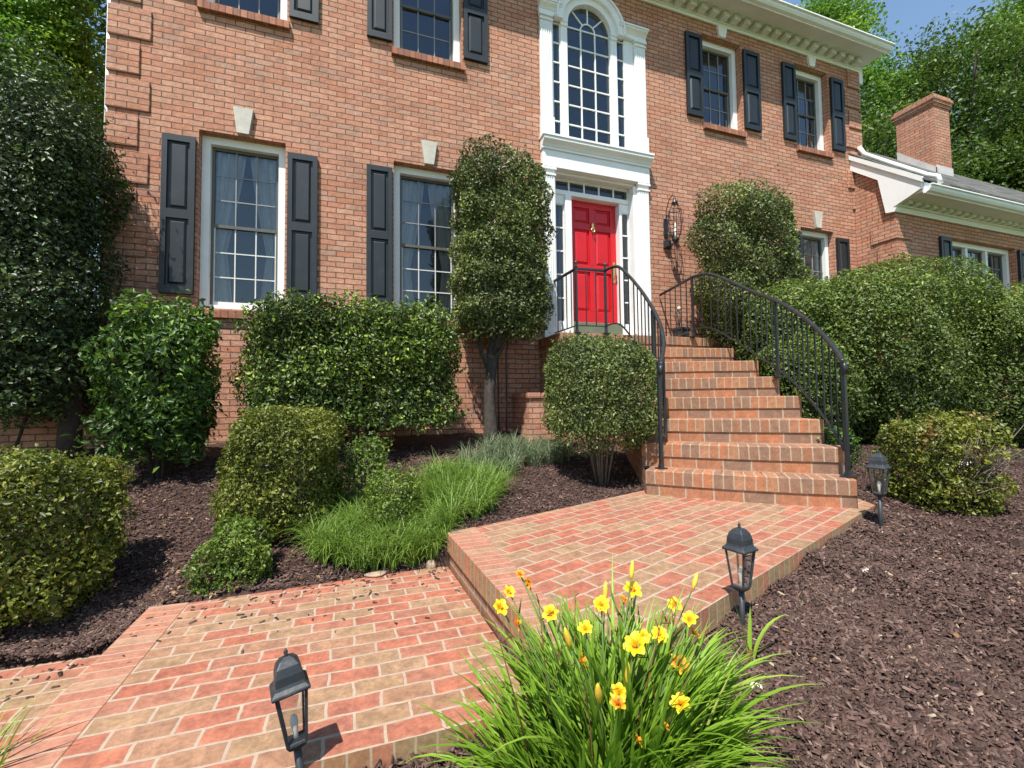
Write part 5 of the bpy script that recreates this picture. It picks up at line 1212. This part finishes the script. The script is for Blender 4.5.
# daylily shoot by the lamp and the clump cut by the frame at lower left
def shoot():
    x, y = 3.90, -4.61; z = gz1(x, y)
    root = thing('daylily_shoot', (x, y, z), 'single pale shoot with two upright leaves and one long leaf on the mulch', 'plant')
    P = np.array([[x, y, z], [x+0.012, y, z], [x+0.02, y, z]]); h = np.array([[0.3, 0.2, 0], [-0.4, 0.3, 0], [1, -0.15, 0]]); h = h/np.linalg.norm(h, axis=1, keepdims=True)
    V, F, rn = blades(P, h, np.array([0.20, 0.24, 0.24]), np.array([0.016, 0.014, 0.017]), np.array([0.02, 0.03, 0.52]), 8, rnd=np.array([0.75, 0.8, 0.8]))
    np_mesh('leaves', V, F, M['lily'], root, rnd=rn)
    m = MB(); m.tube([(x-0.055, y-0.03, z-0.01), (x-0.02, y, z+0.02), (x+0.01, y, z+0.05)], [0.006, 0.010, 0.008], 7); m.build('stalk', M['litter'], root)
shoot()
def corner_lily():
    cx, cy = 1.50, -4.12
    root = thing('daylily', (cx, cy, ZW), 'few thin daylily leaves over the lower brick walkway at the bottom left corner', 'plant')
    g = np.random.default_rng(71); n = 34; a = g.uniform(-0.6, 2.6, n)
    P = np.stack([cx+g.normal(0, .05, n), cy-0.08+g.normal(0, .05, n), np.full(n, ZW-0.01)], 1)
    h = np.stack([np.cos(a), np.sin(a), 0*a], 1)
    V, F, rn = blades(P, h, g.uniform(0.22, 0.42, n), g.uniform(0.006, 0.010, n), g.uniform(0.15, 0.6, n), 8)
    np_mesh('leaves', V, F, M['lily'], root, rnd=rn)
corner_lily()

# ------------------------------------------------------------------ mulch chips, litter, stones
def chips():
    g = np.random.default_rng(81); pts = []
    def area(n, x0, x1, y0, y1): pts.append(np.stack([g.uniform(x0, x1, n), g.uniform(y0, y1, n)], 1))
    area(72000, 2.0, 6.2, -5.75, -3.4); area(22000, 4.6, 9.0, -4.6, -2.2); area(36000, -0.2, 3.3, -3.5, -0.6); area(15000, 3.1, 5.6, -3.1, -1.0); area(46000, 3.0, 4.8, -5.6, -4.3); area(12000, 0.3, 1.6, -3.4, -2.7); area(12000, -2.2, 0.5, -3.3, -0.6); area(16000, 6.0, 9.6, -5.6, -2.6)
    Q = np.concatenate(pts)
    bad = in_poly(Q[:, 0], Q[:, 1], LAND) | ((Q[:, 0] > 1.55) & (Q[:, 0] < 3.13) & (Q[:, 1] < -3.05) & (Q[:, 1] > -4.47)) | ((Q[:, 0] < 1.55) & (Q[:, 1] < -3.28)) | (np.hypot(Q[:, 0]-2.529, Q[:, 1]+5.93) < 0.5)
    Q = Q[~bad]; n = len(Q)
    Z = gz(Q[:, 0], Q[:, 1])+g.uniform(0.0, 0.020, n)
    L = np.where(g.uniform(0, 1, n) < 0.025, g.uniform(0.012, 0.03, n), np.abs(g.normal(0.008, 0.005, n))+0.003); W = np.minimum(L*g.uniform(0.14, 0.42, n), 0.0055); H = W*g.uniform(0.3, 0.8, n)
    # stray bits lying on the paving
    m = 130; sx = g.uniform(1.6, 3.1, m); sy = -3.05-np.abs(g.normal(0, 0.28, m)); sx2 = g.uniform(0.95, 1.5, 40); sy2 = -3.26-np.abs(g.normal(0, .12, 40))
    Q = np.concatenate([Q, np.stack([sx, np.maximum(sy, -4.4)], 1), np.stack([sx2, sy2], 1)]); Z = np.concatenate([Z, np.full(m, ZT+0.004), np.full(40, ZW+0.004)])
    k = m+40; L = np.concatenate([L, np.abs(g.normal(0.006, 0.005, k))+0.003]); W = np.concatenate([W, L[-k:]*0.35]); H = np.concatenate([H, L[-k:]*0.15]); n += k
    az = g.normal(0.5, 1.0, n); pit = g.normal(0, 0.38, n); pit[-k:] = 0
    d = np.stack([np.cos(az)*np.cos(pit), np.sin(az)*np.cos(pit), np.sin(pit)], 1); s = np.stack([-np.sin(az), np.cos(az), g.normal(0, 0.25, n)], 1); s[-k:, 2] = 0; s = unit(s); u = np.cross(d, s)
    P = np.concatenate([Q, Z[:, None]], 1)
    c = []
    for i, (a, b, e) in enumerate([(-1, -1, -1), (1, -.6, -1), (1, .6, -1), (-1, 1, -1), (-.9, -.8, 1), (.85, -.5, 1), (.9, .4, 1), (-.8, .9, 1)]):
        c.append(P+d*(L*a)[:, None]+s*(W*b)[:, None]+u*(H*e)[:, None])
    V = np.stack(c, 1).reshape(-1, 3); i = (np.arange(n)*8)[:, None]
    F = np.concatenate([i+np.array([q]) for q in ((4, 5, 6, 7), (0, 1, 5, 4), (1, 2, 6, 5), (2, 3, 7, 6), (3, 0, 4, 7))], 0)
    tone = np.clip(g.normal(0.48, 0.24, n), 0, 0.95); tone = np.where(g.uniform(0, 1, n) < 0.012, g.uniform(0.95, 1.0, n), tone); tone[-k:] = g.uniform(0, 0.6, k)
    o = np_mesh('mulch_chips', V, F, M['chip'], rnd=np.repeat(tone, 8)); tag(o, 'dark reddish brown shredded bark mulch covering the beds', 'mulch', kind='stuff')
    # dry leaves
    n2 = 420; xy = np.concatenate([np.stack([g.uniform(1.2, 3.0, 200), g.normal(-2.75, 0.28, 200)], 1), np.stack([g.uniform(0.9, 1.9, 120), g.uniform(-2.2, -1.3, 120)], 1), np.stack([g.uniform(3.2, 6.5, 100), g.uniform(-5.4, -3.6, 100)], 1)])
    bad = in_poly(xy[:, 0], xy[:, 1], LAND); xy = xy[~bad]
    P = np.concatenate([xy, (np.maximum(gz(xy[:, 0], xy[:, 1]), np.where((xy[:, 0] > 1.56) & (xy[:, 0] < 3.1) & (xy[:, 1] < -3.05), ZT, -9))+0.016)[:, None]], 1)
    V, F = leaf_arrays(P, np.tile([0, 0, 1.0], (len(P), 1)), 0.034, 0.5, 0.3, 0.3)
    o = np_mesh('leaf_litter', V, F, M['litter'], rnd=np.repeat(g.uniform(0, 1, len(P)), 4)); tag(o, 'dry fallen leaves scattered over the mulch', 'leaves', kind='stuff')
chips()
def stone(x, y, r, mat, label, seed, sq=(1, 0.8, 0.6), dz=0.0, z=None):
    g = random.Random(seed); V = []; F = []; nu, nv = 12, 8
    z0 = gz1(x, y) if z is None else z
    ph = [g.uniform(0, 6) for _ in range(6)]
    for j in range(nv+1):
        for i in range(nu):
            t, p = math.pi*j/nv, 2*math.pi*i/nu; d = Vector((math.sin(t)*math.cos(p), math.sin(t)*math.sin(p), math.cos(t)))
            k = 1+0.16*math.sin(3*d.x+ph[0])+0.14*math.sin(4*d.y+ph[1])+0.10*math.sin(5*d.z+ph[2])+0.08*math.sin(7*d.x+5*d.y+ph[3])
            V.append((x+d.x*r*sq[0]*k, y+d.y*r*sq[1]*k, z0+r*sq[2]*0.45+dz+d.z*r*sq[2]*k))
    for j in range(nv):
        for i in range(nu): a, b = j*nu+i, j*nu+(i+1) % nu; F.append((a, a+nu, b+nu, b))
    o = np_mesh('stone', np.array(V), np.array(F), M[mat], None, (x, y, z0), smooth=True); tag(o, label, 'stone'); return o
stone(3.00, -3.02, 0.042, 'rock', 'brown fieldstone at the corner of the walkway and the landing edge', 1, z=ZT)
stone(2.66, -3.05, 0.04, 'rock', 'flat tan stone in the grass at the back of the walkway', 2, (1.5, 0.8, 0.4), z=ZT)
stone(3.80, -4.72, 0.026, 'palestone', 'white pebble on the mulch beside the daylilies', 3, (1.3, 0.8, 0.5))
stone(2.72, -4.62, 0.020, 'palestone', 'small pale pebble in front of the walkway edge', 4)
stone(2.93, -4.56, 0.018, 'palestone', 'grey pebble under the daylily leaves near the walkway', 5)
stone(5.08, -4.25, 0.022, 'palestone', 'flat cream pebble in the middle of the right mulch bed', 6, (1.6, 0.8, 0.35))
stone(8.35, -3.10, 0.10, 'palestone', 'pale stone lying right of the scorched boxwood', 7, (1.6, 0.8, 0.4))
